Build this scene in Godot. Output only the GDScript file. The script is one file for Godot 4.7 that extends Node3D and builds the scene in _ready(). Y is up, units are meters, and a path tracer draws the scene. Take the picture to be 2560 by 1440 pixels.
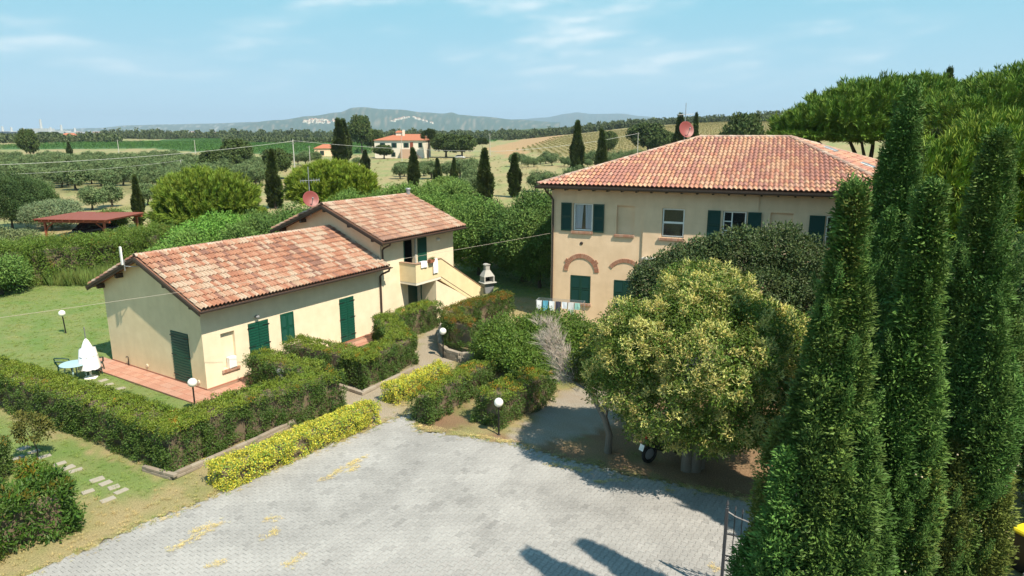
extends Node3D
# ---- camera geometry: turns a photo pixel into a direction, and with a height or a wall into a place ----
const FL := 1720.0
const EYE := 10.0
const SUN_AZ := 42.0
const SUN_EL := 54.0
var pitch := atan(392.0 / 1720.0)
var rng := RandomNumberGenerator.new()
var noise := FastNoiseLite.new()
var fine := FastNoiseLite.new()
var M := {}
var CL := {}
var used := {}

func ray(u: float, v: float) -> Vector3:
	var x := (u - 1280.0) / FL
	var y := -(v - 720.0) / FL
	return Vector3(x, y * cos(pitch) - sin(pitch), -y * sin(pitch) - cos(pitch))
func gp(u: float, v: float, h := 0.0) -> Vector3:
	var d := ray(u, v)
	return Vector3(0, EYE, 0) + d * ((h - EYE) / d.y)
func hp(zd: float, v: float) -> float:
	var k := -(v - 720.0) / FL
	return EYE + (k * zd * cos(pitch) - zd * sin(pitch)) / (cos(pitch) + k * sin(pitch))
func at(u: float, zd: float, h := 0.0) -> Vector3:
	return Vector3((u - 1280.0) / FL * (zd * cos(pitch) + (EYE - h) * sin(pitch)), 0, -zd)

# ---- mesh builder ----
class MB:
	var v := PackedVector3Array()
	var c := PackedColorArray()
	var i := PackedInt32Array()
	var col := Color(1, 1, 1)
	var smooth := false
	func vert(p: Vector3) -> int:
		v.append(p)
		c.append(col)
		return v.size() - 1
	func tri(a: Vector3, b: Vector3, d: Vector3) -> void:
		var n := v.size()
		for p in [a, b, d]:
			v.append(p)
			c.append(col)
		i.append_array([n, n + 1, n + 2])
	func quad(a: Vector3, b: Vector3, d: Vector3, e: Vector3) -> void:
		var n := v.size()
		for p in [a, b, d, e]:
			v.append(p)
			c.append(col)
		i.append_array([n, n + 1, n + 2, n, n + 2, n + 3])
	func hexa(p: Array) -> void:  # 8 corners: bottom 0..3, top 4..7
		quad(p[0], p[1], p[2], p[3])
		quad(p[4], p[7], p[6], p[5])
		for k in 4:
			var k2: int = (k + 1) % 4
			quad(p[k], p[k + 4], p[k2 + 4], p[k2])
	func box(lo: Vector3, hi: Vector3, t := Transform3D.IDENTITY) -> void:
		hexa([t * Vector3(lo.x, lo.y, lo.z), t * Vector3(hi.x, lo.y, lo.z), t * Vector3(hi.x, lo.y, hi.z), t * Vector3(lo.x, lo.y, hi.z),
			t * Vector3(lo.x, hi.y, lo.z), t * Vector3(hi.x, hi.y, lo.z), t * Vector3(hi.x, hi.y, hi.z), t * Vector3(lo.x, hi.y, hi.z)])
	func bbox(lo: Vector3, hi: Vector3, b: float, t := Transform3D.IDENTITY) -> void:  # box with chamfered edges
		var rings := []
		for s in [[lo.y, b], [lo.y + b, 0.0], [hi.y - b, 0.0], [hi.y, b]]:
			var e: float = s[1]
			var r := []
			for q in [[lo.x + e + b, lo.z + e], [hi.x - e - b, lo.z + e], [hi.x - e, lo.z + e + b], [hi.x - e, hi.z - e - b], [hi.x - e - b, hi.z - e], [lo.x + e + b, hi.z - e], [lo.x + e, hi.z - e - b], [lo.x + e, lo.z + e + b]]:
				r.append(t * Vector3(q[0], s[0], q[1]))
			rings.append(r)
		loft(rings, true)
	func loft(rings: Array, caps := true) -> void:
		var n: int = rings[0].size()
		if smooth:
			var base := v.size()
			for r in rings:
				for p in r:
					vert(p)
			for k in rings.size() - 1:
				for j in n:
					var a := base + k * n + j
					var b := base + k * n + (j + 1) % n
					i.append_array([a, a + n, b + n, a, b + n, b])
		else:
			for k in rings.size() - 1:
				for j in n:
					var j2: int = (j + 1) % n
					quad(rings[k][j], rings[k + 1][j], rings[k + 1][j2], rings[k][j2])
		if caps:
			for e in [0, rings.size() - 1]:
				var m := Vector3.ZERO
				for p in rings[e]:
					m += p / n
				for j in n:
					if e == 0:
						tri(m, rings[e][j], rings[e][(j + 1) % n])
					else:
						tri(m, rings[e][(j + 1) % n], rings[e][j])
	func tube(path: Array, rad: Array, sides := 6, caps := true) -> void:
		var rings := []
		for k in path.size():
			var d: Vector3 = (path[mini(k + 1, path.size() - 1)] - path[maxi(k - 1, 0)]).normalized()
			var s := d.cross(Vector3(0.13, 0.02, 0.99) if absf(d.z) < 0.9 else Vector3(0, 1, 0)).normalized()
			var w := d.cross(s)
			var r := []
			for j in sides:
				var a := TAU * j / sides
				r.append(path[k] + (s * cos(a) + w * sin(a)) * float(rad[mini(k, rad.size() - 1)]))
			rings.append(r)
		loft(rings, caps)
	func lathe(prof: Array, sides := 12, t := Transform3D.IDENTITY) -> void:  # [r, y]
		var rings := []
		for q in prof:
			var r := []
			for j in sides:
				var a := -TAU * j / sides
				r.append(t * Vector3(cos(a) * q[0], q[1], sin(a) * q[0]))
			rings.append(r)
		loft(rings, true)
	func extrude(poly: Array, a: Vector3, t := Transform3D.IDENTITY) -> void:  # convex polygon of Vector3 swept along a
		var p := []
		var q := []
		for k in poly:
			p.append(t * k)
			q.append(t * (k + a))
		loft([p, q], true)
	func mesh() -> ArrayMesh:
		var arr := []
		arr.resize(Mesh.ARRAY_MAX)
		arr[Mesh.ARRAY_VERTEX] = v
		arr[Mesh.ARRAY_COLOR] = c
		arr[Mesh.ARRAY_INDEX] = i
		if smooth:
			var n := PackedVector3Array()
			n.resize(v.size())
			for k in range(0, i.size(), 3):
				var x := (v[i[k + 2]] - v[i[k]]).cross(v[i[k + 1]] - v[i[k]])
				for j in 3:
					n[i[k + j]] += x
			for k in n.size():
				n[k] = n[k].normalized()
			arr[Mesh.ARRAY_NORMAL] = n
		var m := ArrayMesh.new()
		m.add_surface_from_arrays(Mesh.PRIMITIVE_TRIANGLES, arr)
		return m

func mb(col := Color(1, 1, 1), smooth := false) -> MB:
	var m := MB.new()
	m.col = col
	m.smooth = smooth
	return m
func put(called: String, mesh: Mesh, material: Material, parent: Node = self) -> MeshInstance3D:
	var o := MeshInstance3D.new()
	o.name = called if parent != self else numbered(called)
	o.mesh = mesh
	if material:
		o.material_override = material
	parent.add_child(o, true)
	return o
func part(called: String, m: MB, material: Material, parent: Node) -> MeshInstance3D:
	return put(called, m.mesh(), material, parent)
func numbered(called: String) -> String:
	used[called] = used.get(called, -1) + 1
	return called if used[called] == 0 else "%s_%03d" % [called, used[called]]
func tag(o: Node, label: String, category: String, group := "") -> void:
	o.set_meta("label", label)
	o.set_meta("category", category)
	if group:
		o.set_meta("group", group)
func thing(called: String, label: String, category: String, where := Vector3.ZERO, turn := 0.0, group := "") -> Node3D:
	var o := Node3D.new()
	o.name = numbered(called)
	add_child(o)
	o.position = where
	o.rotation.y = turn
	tag(o, label, category, group)
	return o
func copy_of(src: Node3D, where: Vector3, turn: float, size := Vector3.ONE, label := "") -> Node3D:
	var base: String = src.name
	if base.length() > 4 and base[-4] == "_" and base.right(3).is_valid_int():
		base = base.left(-4)
	var o: Node3D = src.duplicate()
	o.name = numbered(base)
	add_child(o)
	o.position = where
	o.rotation = Vector3(0, turn, 0)
	o.scale = size
	if label:
		o.set_meta("label", label)
	return o
func setting(o: Node) -> Node:
	o.set_meta("kind", "structure")
	return o
func stuff(o: Node) -> Node:
	o.set_meta("kind", "stuff")
	return o

# ---- materials: colours given as real (linear) values ----
func lin(r: float, g: float, b: float) -> Color:
	return Color(r, g, b).linear_to_srgb()
func mat(r: float, g: float, b: float, rough := 0.8, metal := 0.0) -> StandardMaterial3D:
	var m := StandardMaterial3D.new()
	m.albedo_color = lin(r, g, b)
	m.roughness = rough
	m.metallic = metal
	return m
func grain(seed_: int, freq: float, lo: Color, hi: Color, octaves := 5, size := 512) -> NoiseTexture2D:
	var n := FastNoiseLite.new()
	n.seed = seed_
	n.frequency = freq
	n.fractal_octaves = octaves
	n.fractal_gain = 0.6
	var t := NoiseTexture2D.new()
	t.noise = n
	t.width = size
	t.height = size
	t.seamless = true
	var g := Gradient.new()
	g.set_color(0, lo)
	g.set_color(1, hi)
	t.color_ramp = g
	return t
func textured(m: StandardMaterial3D, tex: Texture2D, per_metre: float, relief := 0.0, relief_tex: Texture2D = null) -> StandardMaterial3D:
	m.albedo_texture = tex
	m.uv1_triplanar = true
	m.uv1_world_triplanar = true
	m.uv1_scale = Vector3.ONE * per_metre
	if relief > 0.0:
		m.heightmap_enabled = true
		m.heightmap_texture = relief_tex if relief_tex else tex
		m.heightmap_scale = relief
	return m
func leafy(rough := 0.5, back := 0.0, spec := 0.4) -> StandardMaterial3D:
	var m := StandardMaterial3D.new()
	m.vertex_color_use_as_albedo = true
	m.roughness = rough
	m.metallic_specular = spec
	m.cull_mode = BaseMaterial3D.CULL_DISABLED
	if back > 0.0:
		m.backlight_enabled = true
		m.backlight = Color(back, back, back * 0.4)
	return m
func tinted(rough := 0.8) -> StandardMaterial3D:
	var m := StandardMaterial3D.new()
	m.vertex_color_use_as_albedo = true
	m.roughness = rough
	return m

func materials() -> void:
	noise.seed = 11
	noise.frequency = 0.08
	noise.fractal_octaves = 4
	fine.seed = 5
	fine.frequency = 0.5
	fine.fractal_octaves = 3
	var plaster := grain(1, 0.012, Color(0.93, 0.92, 0.9), Color(1, 1, 1), 6)
	var streaks := grain(16, 0.012, Color(0.945, 0.94, 0.93), Color(1, 1, 1), 4)
	M.leaf = leafy(0.5, 0.5, 0.36)
	M.leaf_soft = leafy(0.6, 0.0, 0.3)
	M.needle = leafy(0.55, 0.0, 0.3)
	M.blossom = leafy(0.7, 0.6, 0.2)
	M.cream = textured(mat(0.87, 0.75, 0.57, 0.92), plaster, 0.22, 0.25, grain(2, 0.08, Color.BLACK, Color.WHITE))  # same paint as cream_end, whitened to put the front's sunlight into the colour
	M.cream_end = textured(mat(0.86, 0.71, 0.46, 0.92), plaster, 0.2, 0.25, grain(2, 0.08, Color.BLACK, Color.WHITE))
	M.ochre = textured(mat(0.86, 0.64, 0.45, 0.92), plaster, 0.2, 0.25, grain(2, 0.08, Color.BLACK, Color.WHITE))
	for k in ["cream", "cream_end", "ochre"]:
		M[k].detail_enabled = true
		M[k].detail_blend_mode = BaseMaterial3D.BLEND_MODE_MUL
		M[k].detail_uv_layer = BaseMaterial3D.DETAIL_UV_2
		M[k].detail_albedo = streaks
		M[k].uv2_triplanar = true
		M[k].uv2_world_triplanar = true
		M[k].uv2_scale = Vector3(0.3, 0.06, 0.3)
	M.white_wall = mat(0.72, 0.66, 0.56, 0.9)
	M.works = mat(0.46, 0.46, 0.45, 0.9)
	M.pale_concrete = textured(mat(0.5, 0.49, 0.46, 0.9), grain(3, 0.03, Color(0.8, 0.8, 0.8), Color.WHITE), 0.8)
	M.brown_wood = textured(mat(0.055, 0.035, 0.026, 0.55), grain(4, 0.02, Color(0.75, 0.75, 0.75), Color.WHITE), 0.6)
	M.gutter = mat(0.06, 0.042, 0.036, 0.4, 0.2)
	M.green_paint = textured(mat(0.008, 0.085, 0.055, 0.42), grain(6, 0.02, Color(0.85, 0.85, 0.85), Color.WHITE), 0.7)
	M.dark_green = mat(0.005, 0.045, 0.032, 0.42)
	M.iron = mat(0.02, 0.02, 0.022, 0.45, 0.4)
	M.steel = mat(0.45, 0.46, 0.48, 0.4, 0.8)
	M.grey_metal = mat(0.3, 0.31, 0.33, 0.5, 0.3)
	M.gate_iron = mat(0.07, 0.07, 0.078, 0.5, 0.2)
	M.white_paint = mat(0.8, 0.8, 0.78, 0.5)
	M.white_cloth = mat(0.82, 0.82, 0.84, 0.9)
	M.globe = mat(0.82, 0.8, 0.74, 0.28)
	M.brick = tinted(0.9)
	M.tile = textured(tinted(0.85), grain(15, 0.03, Color(0.72, 0.7, 0.68), Color.WHITE, 5), 0.9)
	M.tint = tinted(0.85)
	M.paver = textured(tinted(0.88), grain(7, 0.02, Color(0.86, 0.86, 0.86), Color.WHITE), 1.1)
	M.ground = textured(tinted(0.95), grain(8, 0.05, Color(0.62, 0.62, 0.6), Color.WHITE, 6), 0.7, 1.2)
	M.field = textured(tinted(0.95), grain(9, 0.03, Color(0.72, 0.72, 0.7), Color.WHITE, 6), 0.06)
	M.far_field = tinted(0.95)
	M.terracotta_floor = textured(tinted(0.8), grain(10, 0.03, Color(0.85, 0.85, 0.85), Color.WHITE), 0.9)
	M.bark = textured(tinted(0.95), grain(12, 0.06, Color(0.55, 0.55, 0.55), Color.WHITE), 1.4, 2.0)
	M.dark_inside = mat(0.012, 0.012, 0.014, 0.9)
	M.twig = tinted(0.95)
	M.pane = mat(0.02, 0.025, 0.03, 0.06)
	M.glass = mat(0.1, 0.12, 0.14, 0.04)
	M.glass.transparency = BaseMaterial3D.TRANSPARENCY_ALPHA
	M.glass.albedo_color.a = 0.08
	M.curtain = mat(0.55, 0.6, 0.72, 0.9)
	M.dish = mat(0.22, 0.05, 0.045, 0.5)
	M.red_wood = textured(mat(0.3, 0.075, 0.04, 0.6), grain(13, 0.03, Color(0.8, 0.8, 0.8), Color.WHITE), 0.8)
	M.black_plastic = mat(0.012, 0.012, 0.013, 0.4)
	M.rubber = mat(0.015, 0.015, 0.015, 0.85)
	M.red = mat(0.45, 0.02, 0.02, 0.3)
	M.yellow = mat(0.75, 0.6, 0.03, 0.4)

func sky_and_sun() -> void:
	var cam := Camera3D.new()
	cam.name = "camera"
	add_child(cam)
	cam.position = Vector3(0, EYE, 0)
	cam.rotation = Vector3(-pitch, 0, 0)
	cam.fov = rad_to_deg(2.0 * atan(720.0 / FL))
	cam.near = 0.1
	cam.far = 40000.0
	cam.current = true
	var sun := DirectionalLight3D.new()
	sun.name = "sun"
	add_child(sun)
	var to_sun := Vector3(sin(deg_to_rad(SUN_AZ)) * cos(deg_to_rad(SUN_EL)), sin(deg_to_rad(SUN_EL)), cos(deg_to_rad(SUN_AZ)) * cos(deg_to_rad(SUN_EL)))
	sun.look_at_from_position(Vector3.ZERO, -to_sun, Vector3.UP)
	sun.light_energy = 1.6
	sun.light_color = Color(1.0, 0.955, 0.87)
	sun.light_angular_distance = 0.55
	sun.shadow_enabled = true
	var we := WorldEnvironment.new()
	we.name = "world_environment"
	add_child(we)
	var env := Environment.new()
	we.environment = env
	env.background_mode = Environment.BG_SKY
	env.tonemap_mode = Environment.TONE_MAPPER_LINEAR
	env.tonemap_exposure = 1.55
	env.background_energy_multiplier = 1.0
	env.sdfgi_enabled = true
	env.ssao_enabled = true
	env.ssil_enabled = true
	env.fog_enabled = true
	env.fog_density = 0.000075
	env.fog_light_color = Color(0.80, 0.90, 1.0)
	var sky := Sky.new()
	var pano := PanoramaSkyMaterial.new()
	pano.panorama = ImageTexture.create_from_image(sky_image())
	sky.sky_material = pano
	env.sky = sky

func sky_image() -> Image:
	var w := 2048
	var h := 1024
	var im := Image.create(w, h, false, Image.FORMAT_RGBAF)
	var cn := FastNoiseLite.new()
	cn.seed = 21
	cn.frequency = 1.0
	cn.fractal_octaves = 5
	cn.fractal_gain = 0.55
	var zen := Vector3(0.07, 0.21, 0.35)
	var mid := Vector3(0.185, 0.44, 0.545)
	var low := Vector3(0.385, 0.525, 0.625)
	for y in h:
		var el := 90.0 - (y + 0.5) / h * 180.0
		var c := low
		if el > 0.0:
			var t := clampf(el / 12.0, 0.0, 1.0)
			c = low.lerp(mid, pow(t, 0.8))
			c = c.lerp(zen, smoothstep(12.0, 80.0, el))
		else:
			c = Vector3(0.34, 0.36, 0.33)
		for x in w:
			var k := c
			if el > 0.6 and el < 60.0:
				var az := (x + 0.5) / w * 360.0 - 180.0
				var ca := cos(deg_to_rad(az))
				var sa := sin(deg_to_rad(az))
				var n1 := cn.get_noise_3d(ca * 2.6, el * 0.2 + sa * 0.7, sa * 2.6)
				var n2 := cn.get_noise_3d(ca * 6.0 + 9.0, el * 0.85 + sa * 3.4, sa * 6.0)
				var a := smoothstep(-0.12, 0.45, n1) * (0.3 + 0.7 * smoothstep(-0.1, 0.42, n2)) * smoothstep(1.5, 7.0, el)
				k = k.lerp(Vector3(0.68, 0.72, 0.73), clampf(a * 0.7, 0.0, 0.7))
			im.set_pixel(x, y, Color(k.x, k.y, k.z))
	return im

# ---- plants ----
func rnd(a: float, b: float) -> float:
	return rng.randf_range(a, b)
func unit() -> Vector3:
	var z := rnd(-1, 1)
	var a := rnd(0, TAU)
	var r := sqrt(1.0 - z * z)
	return Vector3(r * cos(a), z, r * sin(a))
func facing(n: Vector3, spin: float, size: float) -> Basis:  # +y along n
	var y := n.normalized()
	var x := y.cross(Vector3(0.31, 0.2, 0.93)).normalized()
	var z := x.cross(y)
	return Basis(x, y, z) * Basis(Vector3.UP, spin) * Basis.from_scale(Vector3.ONE * size)
func leaf(m: MB, p: Vector3, d: Vector3, n: Vector3, ln: float, wd: float, col: Color) -> void:
	var s := d.cross(n).normalized()
	var up := s.cross(d).normalized() * wd * 0.2
	m.col = col
	var k := m.v.size()
	m.vert(p)
	m.vert(p + d * ln * 0.45 + s * wd * 0.5 + up)
	m.vert(p + d * ln - up)
	m.vert(p + d * ln * 0.45 - s * wd * 0.5 + up)
	m.i.append_array([k, k + 1, k + 2, k, k + 2, k + 3])
func tone(v: float, warm := 0.0) -> Color:
	return Color(v * (1.0 + warm), v, v * (1.0 - warm * 0.6))
func clump(n: int, rad: float, tall: float, ln: float, wd: float, outw: float, upw: float, tones: Array) -> ArrayMesh:
	var m := mb()
	for k in n:
		var q := unit() * pow(rng.randf(), 0.45)
		var p := Vector3(q.x * rad, q.y * tall, q.z * rad)
		var d := (unit() + q * outw + Vector3.UP * upw).normalized()
		var nn := (unit() * 0.7 + Vector3.UP * 0.9 + q).normalized()
		var t: Array = tones[rng.randi() % tones.size()]
		var v := rnd(0.72, 1.25)
		leaf(m, p, d, nn, ln * rnd(0.7, 1.2), wd * rnd(0.75, 1.2), Color(t[0] * v, t[1] * v, t[2] * v))
	return m.mesh()
func clumps() -> void:
	var green := [[1, 1, 1], [1.0, 1.0, 0.9], [0.85, 0.9, 0.9], [1.15, 1.08, 0.9], [0.9, 1, 1], [1.1, 1.05, 1.0], [0.8, 0.85, 0.85]]
	CL.hedge = clump(46, 0.19, 0.07, 0.07, 0.034, 0.6, 0.5, green + green + green + green + [[1.6, 0.95, 0.8], [1.4, 1.05, 0.7], [1.9, 1.7, 1.3]])
	CL.hedge_big = clump(30, 0.22, 0.13, 0.13, 0.05, 0.7, 0.6, green + [[1.5, 1.0, 0.7], [1.5, 1.3, 1.2]])
	CL.yellow = clump(44, 0.17, 0.06, 0.058, 0.03, 0.6, 0.5, [[1, 1, 1], [1.1, 1.08, 1.0], [0.95, 0.9, 0.6], [1.1, 1.1, 1.7], [0.9, 0.85, 0.5], [0.24, 0.5, 0.8], [0.8, 0.85, 0.7], [0.3, 0.55, 0.6]])
	CL.tree = clump(34, 0.32, 0.24, 0.13, 0.055, 0.9, 0.2, green + [[1.5, 1.35, 0.9]])
	CL.oak = clump(42, 0.3, 0.22, 0.115, 0.062, 0.9, 0.3, green + [[1.4, 1.35, 1.3]])
	CL.olive = clump(30, 0.42, 0.36, 0.24, 0.1, 0.9, 0.3, [[1, 1, 1], [1.15, 1.12, 1.15], [0.8, 0.85, 0.8], [1.3, 1.3, 1.35], [0.9, 0.95, 0.8]])
	CL.far = clump(22, 0.55, 0.45, 0.4, 0.26, 0.9, 0.3, [[1, 1, 1], [1.1, 1.1, 0.95], [0.8, 0.85, 0.85], [1.25, 1.2, 1.0], [0.7, 0.75, 0.7]])
	# cypress spray: fine upright branchlets
	var m := mb()
	for k in 36:
		var q := unit() * pow(rng.randf(), 0.5)
		var p := Vector3(q.x * 0.085, q.y * 0.12, q.z * 0.085)
		var d := (unit() * 0.8 + Vector3(q.x, 1.0, q.z)).normalized()
		var v := rnd(0.8, 1.2)
		leaf(m, p, d, unit(), rnd(0.04, 0.085), rnd(0.018, 0.028), Color(v, v * rnd(0.95, 1.05), v * 0.95))
	CL.spray = m.mesh()
	m = mb()
	for k in 22:
		var a := rnd(0, TAU)
		var p := Vector3(cos(a) * rnd(0, 0.16), rnd(-0.25, 0.1), sin(a) * rnd(0, 0.16))
		var d := Vector3(cos(a) * rnd(0.1, 0.6), 1.0, sin(a) * rnd(0.1, 0.6)).normalized()
		var v := rnd(0.65, 1.3)
		leaf(m, p, d, unit(), rnd(0.2, 0.36), rnd(0.07, 0.12), Color(v, v, v))
	CL.spray_far = m.mesh()
	# pine tuft: a candle of needles standing up
	m = mb()
	for k in 30:
		var a := rnd(0, TAU)
		var h := rnd(-0.12, 0.2)
		var d := Vector3(cos(a) * 0.55, rnd(0.6, 1.3), sin(a) * 0.55).normalized()
		var v := rnd(0.7, 1.25)
		leaf(m, Vector3(cos(a) * 0.02, h, sin(a) * 0.02), d, unit(), rnd(0.17, 0.25), 0.034, Color(v * rnd(0.95, 1.3), v * rnd(1.0, 1.12), v * 0.9))
	CL.needles = m.mesh()
	m = mb()
	for k in 20:
		var a := rnd(0, TAU)
		var q := Vector3(cos(a), 0, sin(a)) * rnd(0, 0.3)
		var d := Vector3(cos(a) * rnd(0.1, 0.7), 1.0, sin(a) * rnd(0.1, 0.7)).normalized()
		var v := rnd(0.65, 1.3)
		leaf(m, q + Vector3.UP * rnd(-0.2, 0.1), d, unit(), rnd(0.25, 0.45), 0.07, Color(v * 1.05, v, v * 0.85))
	CL.needles_far = m.mesh()
	CL.fine_tree = clump(44, 0.3, 0.22, 0.1, 0.04, 0.9, 0.2, green + [[1.5, 1.35, 0.9]])
	# blossom spike cluster
	m = mb()
	for k in 34:
		var d := (unit() + Vector3.UP * 0.8).normalized()
		var v := rnd(0.75, 1.2)
		leaf(m, unit() * 0.09, d, unit(), rnd(0.07, 0.15), rnd(0.022, 0.034), Color(v, v * rnd(0.92, 1.0), v * rnd(0.7, 1.1)))
	CL.blossom = m.mesh()
	# grass tuft and reed
	m = mb()
	for k in 16:
		var a := rnd(0, TAU)
		var d := Vector3(cos(a) * rnd(0.15, 0.9), 1.0, sin(a) * rnd(0.15, 0.9)).normalized()
		var v := rnd(0.7, 1.25)
		leaf(m, Vector3(cos(a), 0, sin(a)) * rnd(0, 0.09), d, unit(), rnd(0.06, 0.13), 0.014, Color(v * rnd(0.9, 1.2), v, v * 0.9))
	CL.grass = m.mesh()
	m = mb()
	for k in 18:
		var a := rnd(0, TAU)
		var d := Vector3(cos(a) * rnd(0.05, 0.4), 1.0, sin(a) * rnd(0.05, 0.4)).normalized()
		var v := rnd(0.7, 1.3)
		leaf(m, Vector3(cos(a), 0, sin(a)) * rnd(0, 0.25), d, unit(), rnd(0.6, 1.2), 0.05, Color(v, v, v * 0.9))
	CL.reed = m.mesh()
	# dead twigs
	m = mb()
	for k in 18:
		var d := (unit() + Vector3.UP * 1.4).normalized()
		var v := rnd(0.7, 1.2)
		leaf(m, unit() * 0.06, d, unit(), rnd(0.3, 0.6), 0.012, Color(v, v, v))
	CL.twig = m.mesh()
func scatter(called: String, mesh: Mesh, material: Material, list: Array, parent: Node = self) -> MultiMeshInstance3D:
	var mm := MultiMesh.new()
	mm.transform_format = MultiMesh.TRANSFORM_3D
	mm.use_colors = true
	mm.mesh = mesh
	mm.instance_count = list.size() / 2
	for k in list.size() / 2:
		mm.set_instance_transform(k, list[2 * k])
		mm.set_instance_color(k, list[2 * k + 1])
	var o := MultiMeshInstance3D.new()
	o.name = called if parent != self else numbered(called)
	o.multimesh = mm
	o.material_override = material
	parent.add_child(o, true)
	if parent != self:
		stuff(o)
	return o
# the same leaves joined into one mesh
var tints := {}
func joined_leaves(called: String, mesh: ArrayMesh, material: Material, list: Array, parent: Node) -> MeshInstance3D:
	var src := mesh.surface_get_arrays(0)
	var sv: PackedVector3Array = src[Mesh.ARRAY_VERTEX]
	var sc: PackedColorArray = src[Mesh.ARRAY_COLOR]
	var v := PackedVector3Array()
	var c := PackedColorArray()
	for k in list.size() / 2:
		v.append_array((list[2 * k] as Transform3D) * sv)
		var q: Color = list[2 * k + 1]
		var key := [mesh.get_instance_id(), roundi(log(maxf(q.r, 0.001)) * 14.0), roundi(log(maxf(q.g, 0.001)) * 14.0), roundi(log(maxf(q.b, 0.001)) * 10.0)]
		if not tints.has(key):
			var t := PackedColorArray()
			for x in sc:
				t.append(Color(x.r * q.r, x.g * q.g, x.b * q.b))
			tints[key] = t
		c.append_array(tints[key])
	var n := v.size() / 4
	var i := PackedInt32Array()
	i.resize(n * 6)
	for k in n:
		var a := k * 4
		var b := k * 6
		i[b] = a
		i[b + 1] = a + 1
		i[b + 2] = a + 2
		i[b + 3] = a
		i[b + 4] = a + 2
		i[b + 5] = a + 3
	var arr := []
	arr.resize(Mesh.ARRAY_MAX)
	arr[Mesh.ARRAY_VERTEX] = v
	arr[Mesh.ARRAY_COLOR] = c
	arr[Mesh.ARRAY_INDEX] = i
	var m := ArrayMesh.new()
	m.add_surface_from_arrays(Mesh.PRIMITIVE_TRIANGLES, arr)
	var o := put(called, m, material, parent)
	stuff(o)
	return o
func vary(c: Vector3, a := 0.18) -> Color:
	var v := 1.0 + rnd(-a, a)
	return Color(c.x * v * (1.0 + rnd(-a, a) * 0.5), c.y * v, c.z * v)

# hedge along a path: points are the middle of the clipped top, on the ground plane
func hedge(label: String, path: Array, wide: float, tall: float, col: Vector3, opt := {}) -> Node3D:
	var base: float = opt.get("base", 0.0)
	var mesh: Mesh = opt.get("mesh", CL.hedge)
	var dens: float = opt.get("density", 26.0)
	var o := thing(opt.get("called", "clipped_hedge"), label, "hedge", Vector3(path[0].x, 0, path[0].z), 0.0, opt.get("group", ""))
	var list := []
	var org := Vector3(path[0].x, 0, path[0].z)
	var core := mb(Color(0.15, 0.115, 0.075))  # solid box added inside the leaves to block the light
	var rough: float = opt.get("rough", 0.022)
	var reds: float = opt.get("reds", 0.05)
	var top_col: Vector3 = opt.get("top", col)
	for k in path.size() - 1:
		var a: Vector3 = path[k] - org
		var b: Vector3 = path[k + 1] - org
		a.y = 0
		b.y = 0
		var d := (b - a).normalized()
		var s := d.cross(Vector3.UP)
		var ln := a.distance_to(b)
		var w := wide * 0.5
		var ext_a := 0.0
		var ext_b := 0.0
		if k > 0:
			var pd: Vector3 = (path[k] - path[k - 1])
			ext_a = w * tan(0.5 * absf(Vector2(pd.x, pd.z).angle_to(Vector2(d.x, d.z))))
		if k < path.size() - 2:
			var nd: Vector3 = (path[k + 2] - path[k + 1])
			ext_b = w * tan(0.5 * absf(Vector2(nd.x, nd.z).angle_to(Vector2(d.x, d.z))))
		var t := Transform3D(Basis(d, Vector3.UP, s * -1.0), a + Vector3.UP * base)
		var ins := 0.2 + rough * 1.6
		core.box(Vector3(ins * 0.6 - ext_a * 0.8, 0.02, -w + ins), Vector3(ln - ins * 0.6 + ext_b * 0.8, tall - ins, w - ins), t)
		var per := wide + 2.0 * tall
		var n := int(dens * per * (ln + ext_a + ext_b))
		for q in n:
			var u := rnd(-0.02 - ext_a, ln + 0.02 + ext_b)
			var e := rnd(0, per)
			var pos: Vector3
			var nor: Vector3
			if e < tall:
				pos = Vector3(0, e, -w)
				nor = Vector3(0, 0.12, -1)
			elif e < tall + wide:
				pos = Vector3(0, tall, e - tall - w)
				nor = Vector3(0, 1, 0)
			else:
				pos = Vector3(0, e - tall - wide, w)
				nor = Vector3(0, 0.12, 1)
			var top := nor.y > 0.5
			if pos.y > tall - 0.12 and absf(pos.z) > w - 0.12:  # rounded shoulders
				pos.y -= 0.05
				pos.z *= 0.96
				nor = (nor + Vector3(0, 0.6, signf(pos.z) * 0.6)).normalized()
			pos.x = u
			var wp := t * pos
			var bump := noise.get_noise_3dv((wp + org) * 9.0) * rough * 2.2 + rnd(-rough, rough)
			if rng.randf() < (0.03 if top else 0.015):  # stray shoots
				bump += rnd(0.04, 0.13)
			wp += t.basis * nor * (bump - 0.05)
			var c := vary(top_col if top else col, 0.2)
			if top and rng.randf() < reds * 3.0:
				c = Color(c.r * 2.0, c.g * 0.85, c.b * 0.8)
			elif rng.randf() < reds * 0.5:
				c = Color(c.r * 1.7, c.g * 0.8, c.b * 0.8)
			list.append(Transform3D(facing(t.basis * nor + unit() * 0.35, rnd(0, TAU), rnd(0.75, 1.2)), wp))
			list.append(c)
		for e in [0, 1]:  # the two ends of each run
			if (e == 0 and k > 0) or (e == 1 and k < path.size() - 2):
				continue
			var m := int(dens * wide * tall * 1.0)
			for q in m:
				var pos := Vector3(0.0 if e == 0 else ln, rnd(0, tall), rnd(-w, w))
				var nor := Vector3(-1 if e == 0 else 1, 0.15, 0)
				var wp := t * (pos + nor * (rnd(-rough, rough) - 0.06))
				list.append(Transform3D(facing(t.basis * nor + unit() * 0.35, rnd(0, TAU), rnd(0.75, 1.15)), wp))
				list.append(vary(col, 0.2))
	part("light_block_core", core, M.twig, o)
	joined_leaves("foliage", mesh, opt.get("material", M.leaf), list, o)
	return o

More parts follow.
